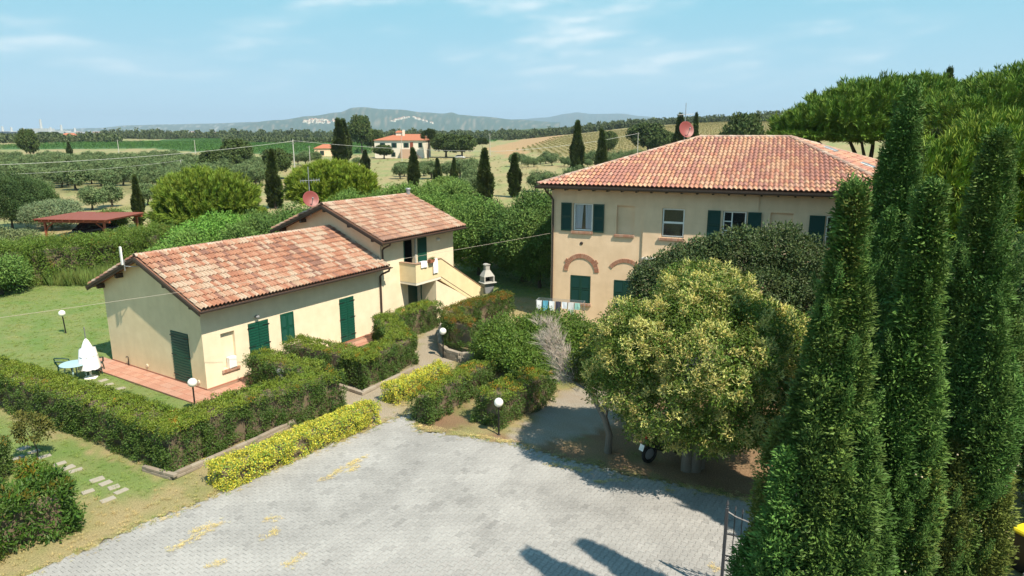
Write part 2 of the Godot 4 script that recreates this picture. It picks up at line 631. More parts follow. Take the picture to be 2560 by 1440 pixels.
# lobes: [centre, radii] of the crown, relative to the tree's foot
func crown_list(lobes: Array, dens: float, col: Vector3, o := {}) -> Array:
	var list := []
	var upw: float = o.get("up", 0.3)
	var lo_s: float = o.get("small", 0.8)
	var hi_s: float = o.get("big", 1.25)
	var inner: float = o.get("inner", 0.35)
	var ragged: float = o.get("ragged", 0.16)
	for L in lobes:
		var c: Vector3 = L[0]
		var r: Vector3 = L[1]
		var area := 4.0 * PI * pow((pow(r.x * r.y, 1.6) + pow(r.x * r.z, 1.6) + pow(r.y * r.z, 1.6)) / 3.0, 1.0 / 1.6)
		for k in int(dens * area):
			var d := unit()
			if d.y < -0.75 and rng.randf() < 0.6:
				continue
			var bump := 1.0 + noise.get_noise_3dv((c + d * r) * 7.0) * ragged * 2.0 + rnd(-ragged, ragged * 0.7)
			if rng.randf() < inner:
				bump *= rnd(0.55, 0.95)
			var p := c + d * r * bump
			if o.has("patch") and noise.get_noise_3dv((p + Vector3(7, 3, 5)) * 13.0) < o.patch:
				continue
			var hidden := false
			for L2 in lobes:
				if L2 != L:
					var q: Vector3 = (p - L2[0]) / (L2[1] as Vector3)
					if q.length() < 0.72:
						hidden = true
						break
			if hidden:
				continue
			list.append(Transform3D(facing(d / r * r.x + Vector3.UP * upw + unit() * 0.4, rnd(0, TAU), rnd(lo_s, hi_s)), p))
			list.append(vary(col, o.get("vary", 0.22)))
	return list
func trunk_mesh(stems: Array, col := Color(0.16, 0.13, 0.1), sides := 7) -> MB:  # stems: [[points], [radii]]
	var m := mb(col, true)
	for s in stems:
		m.tube(s[0], s[1], sides)
	return m
func limbs(foot_r: float, lobes: Array, split: Vector3) -> Array:
	var stems := [[[Vector3.ZERO, split * 0.5 + Vector3(rnd(-0.06, 0.06), 0, rnd(-0.06, 0.06)), split], [foot_r, foot_r * 0.75, foot_r * 0.62]]]
	for L in lobes:
		var c: Vector3 = L[0]
		var mid: Vector3 = split.lerp(c, 0.5) + Vector3(rnd(-0.2, 0.2), rnd(0, 0.2), rnd(-0.2, 0.2))
		stems.append([[split, mid, c], [foot_r * 0.5, foot_r * 0.3, foot_r * 0.12]])
	return stems
func tree(called: String, label: String, where: Vector3, lobes: Array, split: Vector3, foot_r: float, mesh: Mesh, dens: float, col: Vector3, o := {}) -> Node3D:
	var t := thing(called, label, o.get("category", "tree"), where, 0.0, o.get("group", ""))
	part("trunk", trunk_mesh(limbs(foot_r, lobes, split), o.get("bark", Color(0.16, 0.13, 0.1))), M.bark, t)
	if o.get("joined", false):
		joined_leaves("crown", mesh, o.get("material", M.leaf_soft), crown_list(lobes, dens, col, o), t)
	else:
		scatter("crown", mesh, o.get("material", M.leaf_soft), crown_list(lobes, dens, col, o), t)
	return t
func random_lobes(n: int, centre: Vector3, r: Vector3, each: float) -> Array:
	var lobes := [[centre, r * 0.72]]
	for k in n:
		var d := unit()
		d.y = d.y * 0.8 + 0.15
		lobes.append([centre + d * r * 0.62, r * each * rnd(0.75, 1.25)])
	return lobes

func waist(t: float, bulge: float) -> float:  # half width of a cypress at a share of its height
	t = clampf(t, 0.0, 1.0)
	if bulge <= 0.0:  # a plain cone
		return pow(1.0 - t, 1.15)
	return (0.72 + 0.28 * smoothstep(0.0, bulge, t)) * pow(1.0 - pow(t, 1.5), 0.95)
# column cypress made of upright plumes
func cypress(called: String, label: String, where: Vector3, h: float, r: float, dens: float, mesh: Mesh, col: Vector3, o := {}) -> Node3D:
	var t := thing(called, label, "tree", where, 0.0, o.get("group", ""))
	var m := mb(Color(0.12, 0.09, 0.07), true)
	m.tube([Vector3.ZERO, Vector3(0, h * 0.5, 0), Vector3(0, h * 0.95, 0)], [r * 0.2, r * 0.1, 0.02], 7)
	part("trunk", m, M.bark, t)
	var list := []
	var low: float = o.get("low", 0.05)
	var n_pl := int(o.get("plumes", 60))
	var lean: Vector2 = o.get("lean", Vector2.ZERO)
	var bulge: float = o.get("bulge", 0.3)
	var fat: float = o.get("fat", 1.2)
	if o.has("fill"):
		for q in int(o.fill):  # the darker mass behind the plumes
			var yy := h * rnd(low, 0.93)
			var a := rnd(0, TAU)
			var e2 := r * waist(yy / h, bulge) * rnd(0.45, 0.8)
			list.append(Transform3D(facing(Vector3(cos(a) * 0.5, 1.0, sin(a) * 0.5) + unit() * 0.3, rnd(0, TAU), rnd(1.2, 1.9)), Vector3(cos(a) * e2 + lean.x * yy, yy, sin(a) * e2 + lean.y * yy)))
			list.append(vary(col, 0.25))
	for k in n_pl:
		var u := rng.randf()
		var y0 := h * lerpf(low - 0.06, 0.8, pow(u, 0.85))
		var a := rnd(0, TAU)
		var pl := minf(rnd(0.16, 0.34) * h, h * 0.985 - y0)
		var ym := (y0 + pl * 0.4) / h
		var env := r * waist(ym, bulge)
		var pr := (env * rnd(0.2, 0.36) + 0.03) * fat
		var dist := maxf(0.0, env * rnd(0.72, 1.12) - pr * 0.7)
		var outw := rnd(-0.02, 0.035)
		var shade := rnd(0.7, 1.25)
		var yellow := rnd(0.9, 1.3)
		if o.has("fill") and rng.randf() < 0.04:
			yellow = 1.6  # a browned plume
		var axis := Vector3(cos(a), 0, sin(a))
		for q in int(dens * pl * (pr + 0.05)):
			var s := rng.randf()
			var b := rnd(0, TAU)
			var rr := pr * pow(sin(PI * pow(s * 0.96 + 0.02, 0.7)), 0.8) * rnd(0.75, 1.08)
			var yy := y0 + pl * s
			var cut := 1.0 if yy < h * 0.55 else lerpf(1.0, 0.35, (yy - h * 0.55) / (h * 0.45))
			var around := Vector3(cos(b), 0, sin(b))
			var p := axis * (dist * cut + outw * pl * s) + around * rr + Vector3(lean.x * yy, yy, lean.y * yy)
			list.append(Transform3D(facing(around * 0.75 + Vector3.UP + unit() * 0.25, rnd(0, TAU), rnd(0.7, 1.25) * o.get("spray", 1.0)), p))
			var v := shade * rnd(0.75, 1.3)
			list.append(Color(col.x * v * yellow, col.y * v, col.z * v))
	if o.has("fill"):  # loose wisps standing off the outline
		for k in 70:
			var y0 := h * rnd(0.04, 0.93)
			var a := rnd(0, TAU)
			var e2 := r * waist(y0 / h, bulge) * rnd(0.92, 1.08)
			var dirw := Vector3(cos(a) * rnd(0.15, 0.5), 1.0, sin(a) * rnd(0.15, 0.5)).normalized()
			var ln := rnd(0.25, 0.7)
			for q in 9:
				list.append(Transform3D(facing(dirw + unit() * 0.3, rnd(0, TAU), lerpf(1.1, 0.5, q / 8.0)), Vector3(cos(a) * e2 + lean.x * y0, y0, sin(a) * e2 + lean.y * y0) + dirw * ln * q / 8.0))
				list.append(vary(col, 0.2))
	var tip := int(dens * 0.22 * o.get("tip", 1.0))
	for q in tip:  # the leader
		var s := rng.randf()
		list.append(Transform3D(facing(Vector3.UP + unit() * 0.4, rnd(0, TAU), rnd(0.6, 1.1) * o.get("spray", 1.0)), Vector3(rnd(-0.1, 0.1) * r + lean.x * h * lerpf(0.88, 1.0, s), h * lerpf(0.86, 1.0, s), rnd(-0.1, 0.1) * r + lean.y * h)))
		list.append(vary(col, 0.2))
	scatter("crown", mesh, M.needle, list, t)
	if o.has("cones"):
		var cm := mb(Color(1, 1, 1), true)
		cm.lathe([[0.0, -0.016], [0.013, -0.008], [0.016, 0.0], [0.012, 0.01], [0.0, 0.016]], 6)
		var cl := []
		for q in int(o.cones):
			var yy := h * rnd(0.1, 0.85)
			var e2 := r * waist(yy / h, bulge)
			var a := rnd(0, TAU)
			cl.append(Transform3D(Basis.from_scale(Vector3.ONE * rnd(0.8, 1.3)), Vector3(cos(a) * e2 * rnd(0.9, 1.03) + lean.x * yy, yy, sin(a) * e2 * rnd(0.9, 1.03) + lean.y * yy)))
			cl.append(vary(Vector3(0.4, 0.36, 0.24), 0.3))
		stuff(scatter("cones", cm.mesh(), M.tint, cl, t))
	return t

# umbrella pine: pads of upright tufts over bare forked limbs
func pine(label: String, where: Vector3, pads: Array, split: Vector3, foot_r: float, dens: float, mesh: Mesh, size: float, col: Vector3, o := {}) -> Node3D:
	var t := thing("umbrella_pine", label, "tree", where, 0.0, o.get("group", ""))
	part("trunk", trunk_mesh(limbs(foot_r, pads, split), Color(0.075, 0.055, 0.045)), M.bark, t)
	var list := []
	for L in pads:
		var c: Vector3 = L[0]
		var r: Vector3 = L[1]
		var n := int(dens * r.x * r.z * 4.5)
		for k in n:
			var d := unit()
			if d.y < -0.2:
				d.y *= 0.35
			var under := d.y < 0.0
			var bump := rnd(0.84, 1.05) * (1.0 + noise.get_noise_3dv((c + d * r) * 6.0) * 0.22)
			if rng.randf() < 0.3:
				bump *= rnd(0.6, 0.95)
			var p := c + d * r * bump
			var nor := Vector3(d.x * 0.5, 0.9, d.z * 0.5) if not under else Vector3(d.x, 0.15, d.z)
			var c2 := vary(col, 0.2)
			list.append(Transform3D(facing(nor + unit() * 0.3, rnd(0, TAU), size * rnd(0.75, 1.25)), p))
			list.append(c2)
	scatter("crown", mesh, M.needle, list, t)
	return t

# ---- building helpers (house-local axes: x along the front, z out of it) ----
func facade(m: MB, x0: float, x1: float, y0: float, y1: float, z: float, holes: Array, t := Transform3D.IDENTITY) -> void:  # hole: [x0, y0, x1, y1, depth, closed]
	var xs := [x0, x1]
	var ys := [y0, y1]
	for h in holes:
		xs.append_array([h[0], h[2]])
		ys.append_array([h[1], h[3]])
	xs.sort()
	ys.sort()
	for a in xs.size() - 1:
		for b in ys.size() - 1:
			if xs[a + 1] - xs[a] < 0.001 or ys[b + 1] - ys[b] < 0.001:
				continue
			var cx: float = (xs[a] + xs[a + 1]) * 0.5
			var cy: float = (ys[b] + ys[b + 1]) * 0.5
			var inside := false
			for h in holes:
				if cx > h[0] and cx < h[2] and cy > h[1] and cy < h[3]:
					inside = true
			if not inside:
				m.quad(t * Vector3(xs[a], ys[b], z), t * Vector3(xs[a], ys[b + 1], z), t * Vector3(xs[a + 1], ys[b + 1], z), t * Vector3(xs[a + 1], ys[b], z))
	for h in holes:
		var p := [Vector3(h[0], h[1], z), Vector3(h[2], h[1], z), Vector3(h[2], h[3], z), Vector3(h[0], h[3], z)]
		var back := Vector3(0, 0, -h[4])
		for k in 4:
			m.quad(t * p[k], t * p[(k + 1) % 4], t * (p[(k + 1) % 4] + back), t * (p[k] + back))
		if h[5]:
			m.quad(t * (p[0] + back), t * (p[3] + back), t * (p[2] + back), t * (p[1] + back))
func louvre_shutter(parent: Node, t: Transform3D, w: float, h: float, material: Material, called := "shutter") -> void:  # t: lower left corner, faces +z
	var m := mb()
	var s := 0.06
	m.box(Vector3(0, 0, 0), Vector3(s, h, 0.045), t)
	m.box(Vector3(w - s, 0, 0), Vector3(w, h, 0.045), t)
	m.box(Vector3(s, 0, 0.002), Vector3(w - s, s * 1.3, 0.043), t)
	m.box(Vector3(s, h - s * 1.2, 0.002), Vector3(w - s, h, 0.043), t)
	m.box(Vector3(s, h * 0.5 - 0.03, 0.002), Vector3(w - s, h * 0.5 + 0.03, 0.043), t)
	m.box(Vector3(s, 0.05, 0.004), Vector3(w - s, h - 0.05, 0.01), t)
	var o := part(called, m, material, parent)
	var sl := mb()
	var n := int(h / 0.055)
	for k in n:
		var y := 0.08 + (h - 0.16) * k / n
		if absf(y - h * 0.5) < 0.06:
			continue
		var a := [Vector3(s, y, 0.036), Vector3(w - s, y, 0.036), Vector3(w - s, y + 0.034, 0.014), Vector3(s, y + 0.034, 0.014)]
		sl.quad(t * a[0], t * a[3], t * a[2], t * a[1])
		sl.quad(t * a[0], t * a[1], t * (a[1] + Vector3(0, -0.008, 0)), t * (a[0] + Vector3(0, -0.008, 0)))
	var so := part("slats", sl, material, o)
	stuff(so)
func plank_shutter(parent: Node, t: Transform3D, w: float, h: float, leaves: int, called := "shutter") -> void:
	var back := mb()
	back.box(Vector3(0.01, 0.01, 0), Vector3(w - 0.01, h - 0.01, 0.02), t)
	var o := part(called, back, M.dark_green, parent)
	var lw := w / leaves
	var n := int(h / 0.115)
	var pm := mb()
	pm.bbox(Vector3(0, 0, 0), Vector3(lw - 0.014, h / n - 0.02, 0.034), 0.008)
	var mesh := pm.mesh()
	for a in leaves:
		for k in n:
			var p := put("plank", mesh, M.green_paint, o)
			p.transform = t * Transform3D(Basis.IDENTITY, Vector3(a * lw + 0.006, k * h / n + 0.006, 0.021 + rnd(0, 0.004)))
	for y in [h * 0.12, h * 0.52, h * 0.9]:
		for x in [-0.05, w - 0.3]:
			var hm := mb()
			hm.box(Vector3(x, y, 0.05), Vector3(x + 0.35, y + 0.035, 0.06), t)
			part("strap_hinge", hm, M.iron, o)
func brick_row(parent: Node, t: Transform3D, x0: float, x1: float, y: float, h: float, deep: float, n: int, called := "sill") -> void:
	var bed := mb(Color(0.42, 0.36, 0.3))
	bed.box(Vector3(x0, y, 0.0), Vector3(x1, y + h - 0.008, deep - 0.008), t)
	var o := part(called, bed, M.brick, parent)
	var bw := (x1 - x0) / n
	var meshes := []
	for v in 4:
		var bm := mb(Color(0.36, 0.17, 0.11).lerp(Color(0.42, 0.26, 0.19), v / 3.0))
		bm.bbox(Vector3(0, 0, 0), Vector3(bw - 0.012, h, deep), 0.006)
		meshes.append(bm.mesh())
	for k in n:
		var b := put("brick", meshes[rng.randi() % 4], M.brick, o)
		b.transform = t * Transform3D(Basis.IDENTITY, Vector3(x0 + k * bw + 0.006, y + rnd(-0.003, 0.003), 0.001 + rnd(0, 0.006)))
func window_frame(parent: Node, t: Transform3D, w: float, h: float, bars: Array, called := "window") -> Node3D:  # bars: [x0,y0,x1,y1] fractions
	var m := mb()
	var s := 0.06
	m.box(Vector3(0, 0, 0), Vector3(s, h, 0.05), t)
	m.box(Vector3(w - s, 0, 0), Vector3(w, h, 0.05), t)
	m.box(Vector3(s, 0, 0.001), Vector3(w - s, s, 0.049), t)
	m.box(Vector3(s, h - s, 0.001), Vector3(w - s, h, 0.049), t)
	for b in bars:
		m.box(Vector3(b[0] * w, b[1] * h, 0.003), Vector3(b[2] * w, b[3] * h, 0.047), t)
	var o := part(called, m, M.white_paint, parent)
	var g := mb()
	g.box(Vector3(s, s, 0.02), Vector3(w - s, h - s, 0.026), t)
	part("pane", g, M.glass, o)
	return o
func room_behind(parent: Node, t: Transform3D, x0: float, y0: float, x1: float, y1: float, deep: float) -> void:
	var m := mb()
	var p := [Vector3(x0, y0, -0.16), Vector3(x1, y0, -0.16), Vector3(x1, y1, -0.16), Vector3(x0, y1, -0.16)]
	var b := Vector3(0, 0, -deep)
	for k in 4:
		m.quad(t * p[k], t * p[(k + 1) % 4], t * (p[(k + 1) % 4] + b), t * (p[k] + b))
	m.quad(t * (p[0] + b), t * (p[3] + b), t * (p[2] + b), t * (p[1] + b))
	part("room", m, M.dark_inside, parent)

# one clay tile: x across, y up the slope, z out of the roof
func tile_shape(pitch_w: float, ln: float, amp: float, dips: float, tint: Color, tint2: Color, seg := 7, dirt := 1.0) -> MB:
	var m := mb()
	var lo := []
	var hi := []
	var md := []
	for k in seg + 1:
		var x := float(k) / seg
		var z := amp * pow(0.5 - 0.5 * cos(TAU * x), dips)
		lo.append(Vector3((x - 0.5) * pitch_w * 1.04, 0, z + 0.07))
		md.append(Vector3((x - 0.5) * pitch_w * 1.03, ln * rnd(0.35, 0.65), z + 0.042))
		hi.append(Vector3((x - 0.5) * pitch_w * 0.98, ln, z + 0.004))
	for k in seg:
		var n := m.v.size()
		var ka := dirt if k == 0 else 1.0
		var kb := dirt if k == seg - 1 else 1.0
		for q in [[lo[k], tint * ka], [lo[k + 1], tint * kb], [md[k + 1], tint.lerp(tint2, 0.5) * kb], [md[k], tint.lerp(tint2, 0.5) * ka], [hi[k + 1], tint2 * kb], [hi[k], tint2 * ka]]:
			m.col = q[1]
			m.vert(q[0])
		m.i.append_array([n, n + 3, n + 2, n, n + 2, n + 1, n + 3, n + 5, n + 4, n + 3, n + 4, n + 2])
		m.col = tint * 0.8
		m.quad(lo[k], lo[k + 1], lo[k + 1] - Vector3(0, 0, 0.014), lo[k] - Vector3(0, 0, 0.014))
	return m
# lays tiles on a sloping quad: o = lower left, ax along the eave, up the slope; left/right edges as slanted limits (metres gained per metre of slope)
func lay_tiles(roof: Node, o: Vector3, ax: Vector3, up: Vector3, width: float, slope: float, cut_l: float, cut_r: float, pw: float, expo: float, variants: Array, keep: int, world: Transform3D) -> void:
	var nor := ax.cross(up).normalized()
	var bs := Basis(ax, up, nor)
	var cols := int(round(width / pw))
	var rows := int(round(slope / expo))
	var w := width / cols
	var e := slope / rows
	var all := []
	var rest := mb()
	for r in rows:
		for c in cols:
			var x := (c + 0.5) * w
			var y := r * e
			var l0 := cut_l * y
			var r0 := width - cut_r * y
			var ym := y + e
			if x + w * 0.5 < cut_l * y or x - w * 0.5 > width - cut_r * y:
				continue
			var v := clampi(int((noise.get_noise_2d(x * 4.0, y * 2.2 + width) * 0.9 + 0.5) * variants.size() + rng.randfn(0, 4.0)), 0, variants.size() - 1)
			var jig := Basis(Vector3(0, 0, 1), rnd(-0.012, 0.012)) * Basis(Vector3(1, 0, 0), rnd(-0.008, 0.012))
			var t := Transform3D(bs * jig, o + ax * x + up * y + nor * rnd(0, 0.006))
			var whole := x - w * 0.5 > cut_l * ym and x + w * 0.5 < width - cut_r * ym
			var far := (world * t.origin).distance_to(Vector3(0, EYE, 0))
			if whole:
				all.append([far, t, v])
			else:
				var src: MB = variants[v][0]
				var n0 := rest.v.size()
				for k in src.v.size():
					var p: Vector3 = t * src.v[k]
					var q := (p - o)
					var py := q.dot(up)
					var px := clampf(q.dot(ax), cut_l * py, width - cut_r * py)
					rest.v.append(o + ax * px + up * py + nor * q.dot(nor))
					rest.c.append(src.c[k])
				for k in src.i:
					rest.i.append(n0 + k)
	all.sort_custom(func(a, b): return a[0] < b[0])
	for k in all.size():
		if k < keep:
			var p := put("roof_tile", variants[all[k][2]][1], M.tile, roof)
			p.transform = all[k][1]
		else:
			var src: MB = variants[all[k][2]][0]
			var n0 := rest.v.size()
			for p in src.v:
				rest.v.append(all[k][1] * p)
			rest.c.append_array(src.c)
			for q in src.i:
				rest.i.append(n0 + q)
	if rest.v.size():
		stuff(part("roof_tiles", rest, M.tile, roof))
func ridge_tiles(roof: Node, a: Vector3, b: Vector3, each: float, rad: float, tones: Array) -> void:
	var d := (b - a).normalized()
	var n := int(round(a.distance_to(b) / each))
	var s := d.cross(Vector3.UP).normalized()
	var u := s.cross(d)
	var meshes := []
	for q in tones:
		var m := mb(q)
		var rings := []
		for e in [[0.0, 1.12], [1.0, 0.92]]:
			var r := []
			for k in 7:
				var w := PI * k / 6.0
				r.append(Vector3(cos(w) * rad * e[1], sin(w) * rad * 0.8 * e[1], e[0] * each * 1.12))
			rings.append(r)
		for k in 6:
			m.quad(rings[0][k], rings[1][k], rings[1][k + 1], rings[0][k + 1])
			m.quad(rings[0][k], rings[0][k + 1], rings[0][k + 1] * Vector3(0.82, 0.82, 1), rings[0][k] * Vector3(0.82, 0.82, 1))
		meshes.append(m.mesh())
	for k in n:
		var p := put("ridge_tile", meshes[rng.randi() % meshes.size()], M.tile, roof)
		p.transform = Transform3D(Basis(s, u, d) * Basis(Vector3(0, 0, 1), rnd(-0.05, 0.05)), a + d * (k * a.distance_to(b) / n) + u * 0.01)
func tile_set(pairs: Array, pw: float, ln: float, amp: float, dips: float, seg := 7, dirt := 1.0) -> Array:
	var out := []
	var sorted := pairs.duplicate()
	sorted.sort_custom(func(a, b): return a[0].g + a[1].g < b[0].g + b[1].g)
	for q in sorted:
		var m := tile_shape(pw, ln, amp, dips, q[0], q[1], seg, dirt)
		out.append([m, m.mesh()])
	return out
func beam_ends(parent: Node, spots: Array, x0: float, x1: float) -> void:
	for q in spots:
		var m := mb()
		m.bbox(Vector3(x0, q.x - 0.1, q.y - 0.07), Vector3(x1, q.x + 0.08, q.y + 0.07), 0.012)
		part("purlin", m, M.brown_wood, parent)
func pipe(parent: Node, pts: Array, r: float, material: Material, called := "downpipe") -> void:
	var m := mb(Color.WHITE, true)
	m.tube(pts, [r], 8)
	part(called, m, material, parent)
func gutter(parent: Node, a: Vector3, b: Vector3, r: float) -> void:
	var m := mb()
	var d := (b - a).normalized()
	var s := Vector3.UP.cross(d).normalized()
	var rings := []
	for p in [a, b]:
		var ring := []
		for k in 7:
			var w := PI + PI * k / 6.0
			ring.append(p + s * cos(w) * r + Vector3.UP * sin(w) * r)
		for k in 7:
			var w := TAU - PI * k / 6.0
			ring.append(p + s * cos(w) * r * 0.86 + Vector3.UP * sin(w) * r * 0.86)
		rings.append(ring)
	m.loft(rings, true)
	part("gutter", m, M.gutter, parent)
# a gable roof running along x: deck, tiles on the front slope, fascia boards
func gable_roof(house: Node3D, x0: float, x1: float, zf: float, zb: float, ye: float, zr: float, yr: float, tiles: Array, pw: float, expo: float, keep: int, tones: Array) -> Node3D:
	var m := mb(Color(0.3, 0.15, 0.1))
	var th := 0.1
	var prof := [Vector3(x0, ye, zf), Vector3(x0, yr, zr), Vector3(x0, ye, zb), Vector3(x0, ye - th, zb), Vector3(x0, yr - th, zr), Vector3(x0, ye - th, zf)]
	var a := Vector3(x1 - x0, 0, 0)
	for k in [0, 1, 3, 4]:
		m.quad(prof[k], prof[k] + a, prof[k + 1] + a, prof[k + 1])
	m.quad(prof[5], prof[0], prof[0] + a, prof[5] + a)
	m.quad(prof[2], prof[3], prof[3] + a, prof[2] + a)
	for e in [Vector3.ZERO, a]:
		m.quad(prof[0] + e, prof[1] + e, prof[4] + e, prof[5] + e)
		m.quad(prof[1] + e, prof[2] + e, prof[3] + e, prof[4] + e)
	var roof := part("roof", m, M.tile, house)
	var upv := (Vector3(0, yr, zr) - Vector3(0, ye, zf))
	lay_tiles(roof, Vector3(x0 + 0.06, ye + 0.005, zf + 0.05), Vector3.RIGHT, upv.normalized(), x1 - x0 - 0.08, upv.length() + 0.02, 0, 0, pw, expo, tiles, keep, house.transform)
	var upb := (Vector3(0, yr, zr) - Vector3(0, ye, zb))
	lay_tiles(roof, Vector3(x1 - 0.06, ye + 0.005, zb - 0.05), Vector3.LEFT, upb.normalized(), x1 - x0 - 0.08, upb.length() + 0.02, 0, 0, pw, expo, tiles, 0, house.transform)
	ridge_tiles(roof, Vector3(x0, yr + 0.03, zr), Vector3(x1, yr + 0.03, zr), 0.4, 0.12, tones)
	for z in [[zf + 0.06, 1.0], [zb - 0.06, -1.0]]:
		for q in [[x0 - 0.04, 0.0, 0.20], [x0 - 0.075, 0.09, 0.10]]:
			var f := mb()
			var lowp := Vector3(q[0], ye + q[1] - 0.1, z[0])
			var top := Vector3(q[0], yr + q[1] - 0.1, zr)
			f.hexa([lowp - Vector3(0, 0.1, 0), lowp + Vector3(0.035, -0.1, 0), top + Vector3(0.035, -0.1, 0), top - Vector3(0, 0.1, 0), lowp + Vector3(0, q[2] - 0.1, 0), lowp + Vector3(0.035, q[2] - 0.1, 0), top + Vector3(0.035, q[2] - 0.1, 0), top + Vector3(0, q[2] - 0.1, 0)])
			part("bargeboard", f, M.brown_wood, house)
	return roof

func cottage() -> void:
	var foot := gp(519, 979)
	var turn := deg_to_rad(57.5)
	var h := thing("cottage", "low cream cottage with mottled terracotta gable roof and green plank shutters", "house", foot, turn)
	var I := Transform3D.IDENTITY
	var L := 10.0
	var W := 6.9
	var wall := mb()
	facade(wall, 0, L, -0.1, 3.5, 0.0, [[0.79, 0.66, 1.42, 2.16, 0.14, true], [2.07, 0.12, 3.08, 2.26, 0.05, true], [3.7, 0.98, 4.42, 2.3, 0.05, true], [7.12, 0.1, 8.06, 2.26, 0.05, true]])
	wall.quad(Vector3(0, -0.1, -W), Vector3(0, 3.5, -W), Vector3(L, 3.5, -W), Vector3(L, -0.1, -W))
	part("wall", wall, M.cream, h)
	var gab := mb()
	var E := Transform3D(Basis(Vector3.UP, -PI / 2), Vector3.ZERO)  # faces -x: local x runs along -z... z' = -x
	var Eg := Transform3D(Basis(Vector3(0, 0, 1), Vector3.UP, Vector3(-1, 0, 0)), Vector3(0, 0, 0))
	facade(gab, -W, 0, -0.1, 3.3, 0.0, [[-2.12, 0.08, -0.92, 2.2, 0.05, true]], Eg)
	gab.quad(Eg * Vector3(-W, 3.3, 0), Eg * Vector3(-W, 3.6, 0), Eg * Vector3(-W * 0.5, 5.05, 0), Eg * Vector3(-W * 0.5, 3.3, 0))
	gab.quad(Eg * Vector3(-W * 0.5, 3.3, 0), Eg * Vector3(-W * 0.5, 5.05, 0), Eg * Vector3(0, 3.6, 0), Eg * Vector3(0, 3.3, 0))
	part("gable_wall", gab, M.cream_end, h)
	var sk := mb(Color(0.38, 0.17, 0.11))
	sk.box(Vector3(-0.015, 0, 0.002), Vector3(L - 0.1, 0.11, 0.016))
	sk.box(Vector3(-0.016, 0, -W), Vector3(-0.001, 0.11, 0.001))
	part("skirting", sk, M.brick, h)
	plank_shutter(h, Transform3D(Basis.IDENTITY, Vector3(2.08, 0.14, -0.03)), 0.99, 2.11, 2)
	plank_shutter(h, Transform3D(Basis.IDENTITY, Vector3(7.13, 0.12, -0.03)), 0.92, 2.13, 2)
	plank_shutter(h, Eg * Transform3D(Basis.IDENTITY, Vector3(-2.11, 0.1, -0.03)), 1.18, 2.09, 1, "door")
	for k in 2:
		louvre_shutter(h, Transform3D(Basis.IDENTITY, Vector3(3.71 + k * 0.355, 1.0, -0.02)), 0.345, 1.29, M.green_paint)
	brick_row(h, Transform3D(Basis.IDENTITY, Vector3(0, 0, 0)), 0.7, 1.52, 0.54, 0.12, 0.07, 9)
	# roof
	var pairs := []
	for q in [[0.56, 0.26, 0.17], [0.6, 0.3, 0.2], [0.54, 0.25, 0.16], [0.66, 0.46, 0.34], [0.7, 0.54, 0.42], [0.58, 0.29, 0.19], [0.63, 0.38, 0.27], [0.66, 0.47, 0.36], [0.5, 0.22, 0.14]]:
		pairs.append([Color(q[0], q[1], q[2]) * 0.92, Color(q[0], q[1], q[2]).lerp(Color(0.62, 0.4, 0.3), rnd(0.0, 0.4)) * 0.93])
	pairs.append([Color(0.36, 0.19, 0.145), Color(0.34, 0.18, 0.14)])
	pairs.append([Color(0.56, 0.3, 0.2), Color(0.6, 0.34, 0.24)])
	var set1 := tile_set(pairs, 0.175, 0.52, 0.09, 0.7, 6, 1.0)
	var pale := [Color(0.6, 0.42, 0.33), Color(0.55, 0.3, 0.22), Color(0.66, 0.52, 0.43)]
	var roof := gable_roof(h, -0.36, L + 0.05, 0.55, -W - 0.55, 3.43, -W * 0.5, 5.1, set1, 0.175, 0.41, 300, pale)
	beam_ends(h, [Vector2(4.85, -3.45), Vector2(4.12, -5.2), Vector2(3.48, -6.8), Vector2(4.12, -1.8), Vector2(3.48, -0.15)], -0.3, 0.02)
	gutter(h, Vector3(-0.36, 3.4, 0.66), Vector3(L + 0.12, 3.4, 0.66), 0.075)
	pipe(h, [Vector3(L - 0.05, 3.36, 0.66), Vector3(L - 0.05, 3.22, 0.62), Vector3(L - 0.1, 3.02, 0.2), Vector3(L - 0.12, 2.9, 0.08), Vector3(L - 0.12, 1.5, 0.08), Vector3(L - 0.12, 0.05, 0.08)], 0.05, M.gutter)
	# small fittings on the walls
	var v1 := mb(Color.WHITE, true)
	for z in [-4.12, -0.5]:
		v1.lathe([[0.0, 0.0], [0.085, 0.0], [0.085, 0.02], [0.06, 0.028], [0.0, 0.022]], 12, Eg * Transform3D(Basis(Vector3.RIGHT, PI / 2), Vector3(z, 0.3, 0.001)))
	part("vent_cover", v1, M.cream, h)
	var tp := mb(Color.WHITE, true)
	tp.tube([Eg * Vector3(-5.5, 0.02, 0.05), Eg * Vector3(-5.5, 0.45, 0.05), Eg * Vector3(-5.5, 0.5, 0.1), Eg * Vector3(-5.5, 0.44, 0.14)], [0.025, 0.02, 0.02, 0.016], 6)
	part("garden_tap", tp, M.iron, h)
	var wl := mb()
	wl.bbox(Vector3(2.4, 2.45, 0.0), Vector3(2.56, 2.56, 0.2), 0.03)
	part("wall_lamp", wl, M.grey_metal, h)
	var br := mb(Color(0.36, 0.14, 0.09))
	br.box(Vector3(-0.05, 5.16, -3.6), Vector3(0.0, 5.2, -3.3))
	# the neighbouring two-storey wing
	two_storey(foot, turn, pairs, pale)
	# terrace of terracotta tiles
	var te := thing("tiled_terrace", "terracotta tiled terrace wrapping round the low cottage", "terrace", foot, turn)
	var bed := mb(Color(0.3, 0.17, 0.12))
	bed.box(Vector3(-1.08, -0.1, -7.75), Vector3(-0.02, 0.06, 0.98))
	bed.box(Vector3(-0.02, -0.1, 0.02), Vector3(L - 0.1, 0.058, 0.98))
	part("slab", bed, M.terracotta_floor, te)
	var tv := []
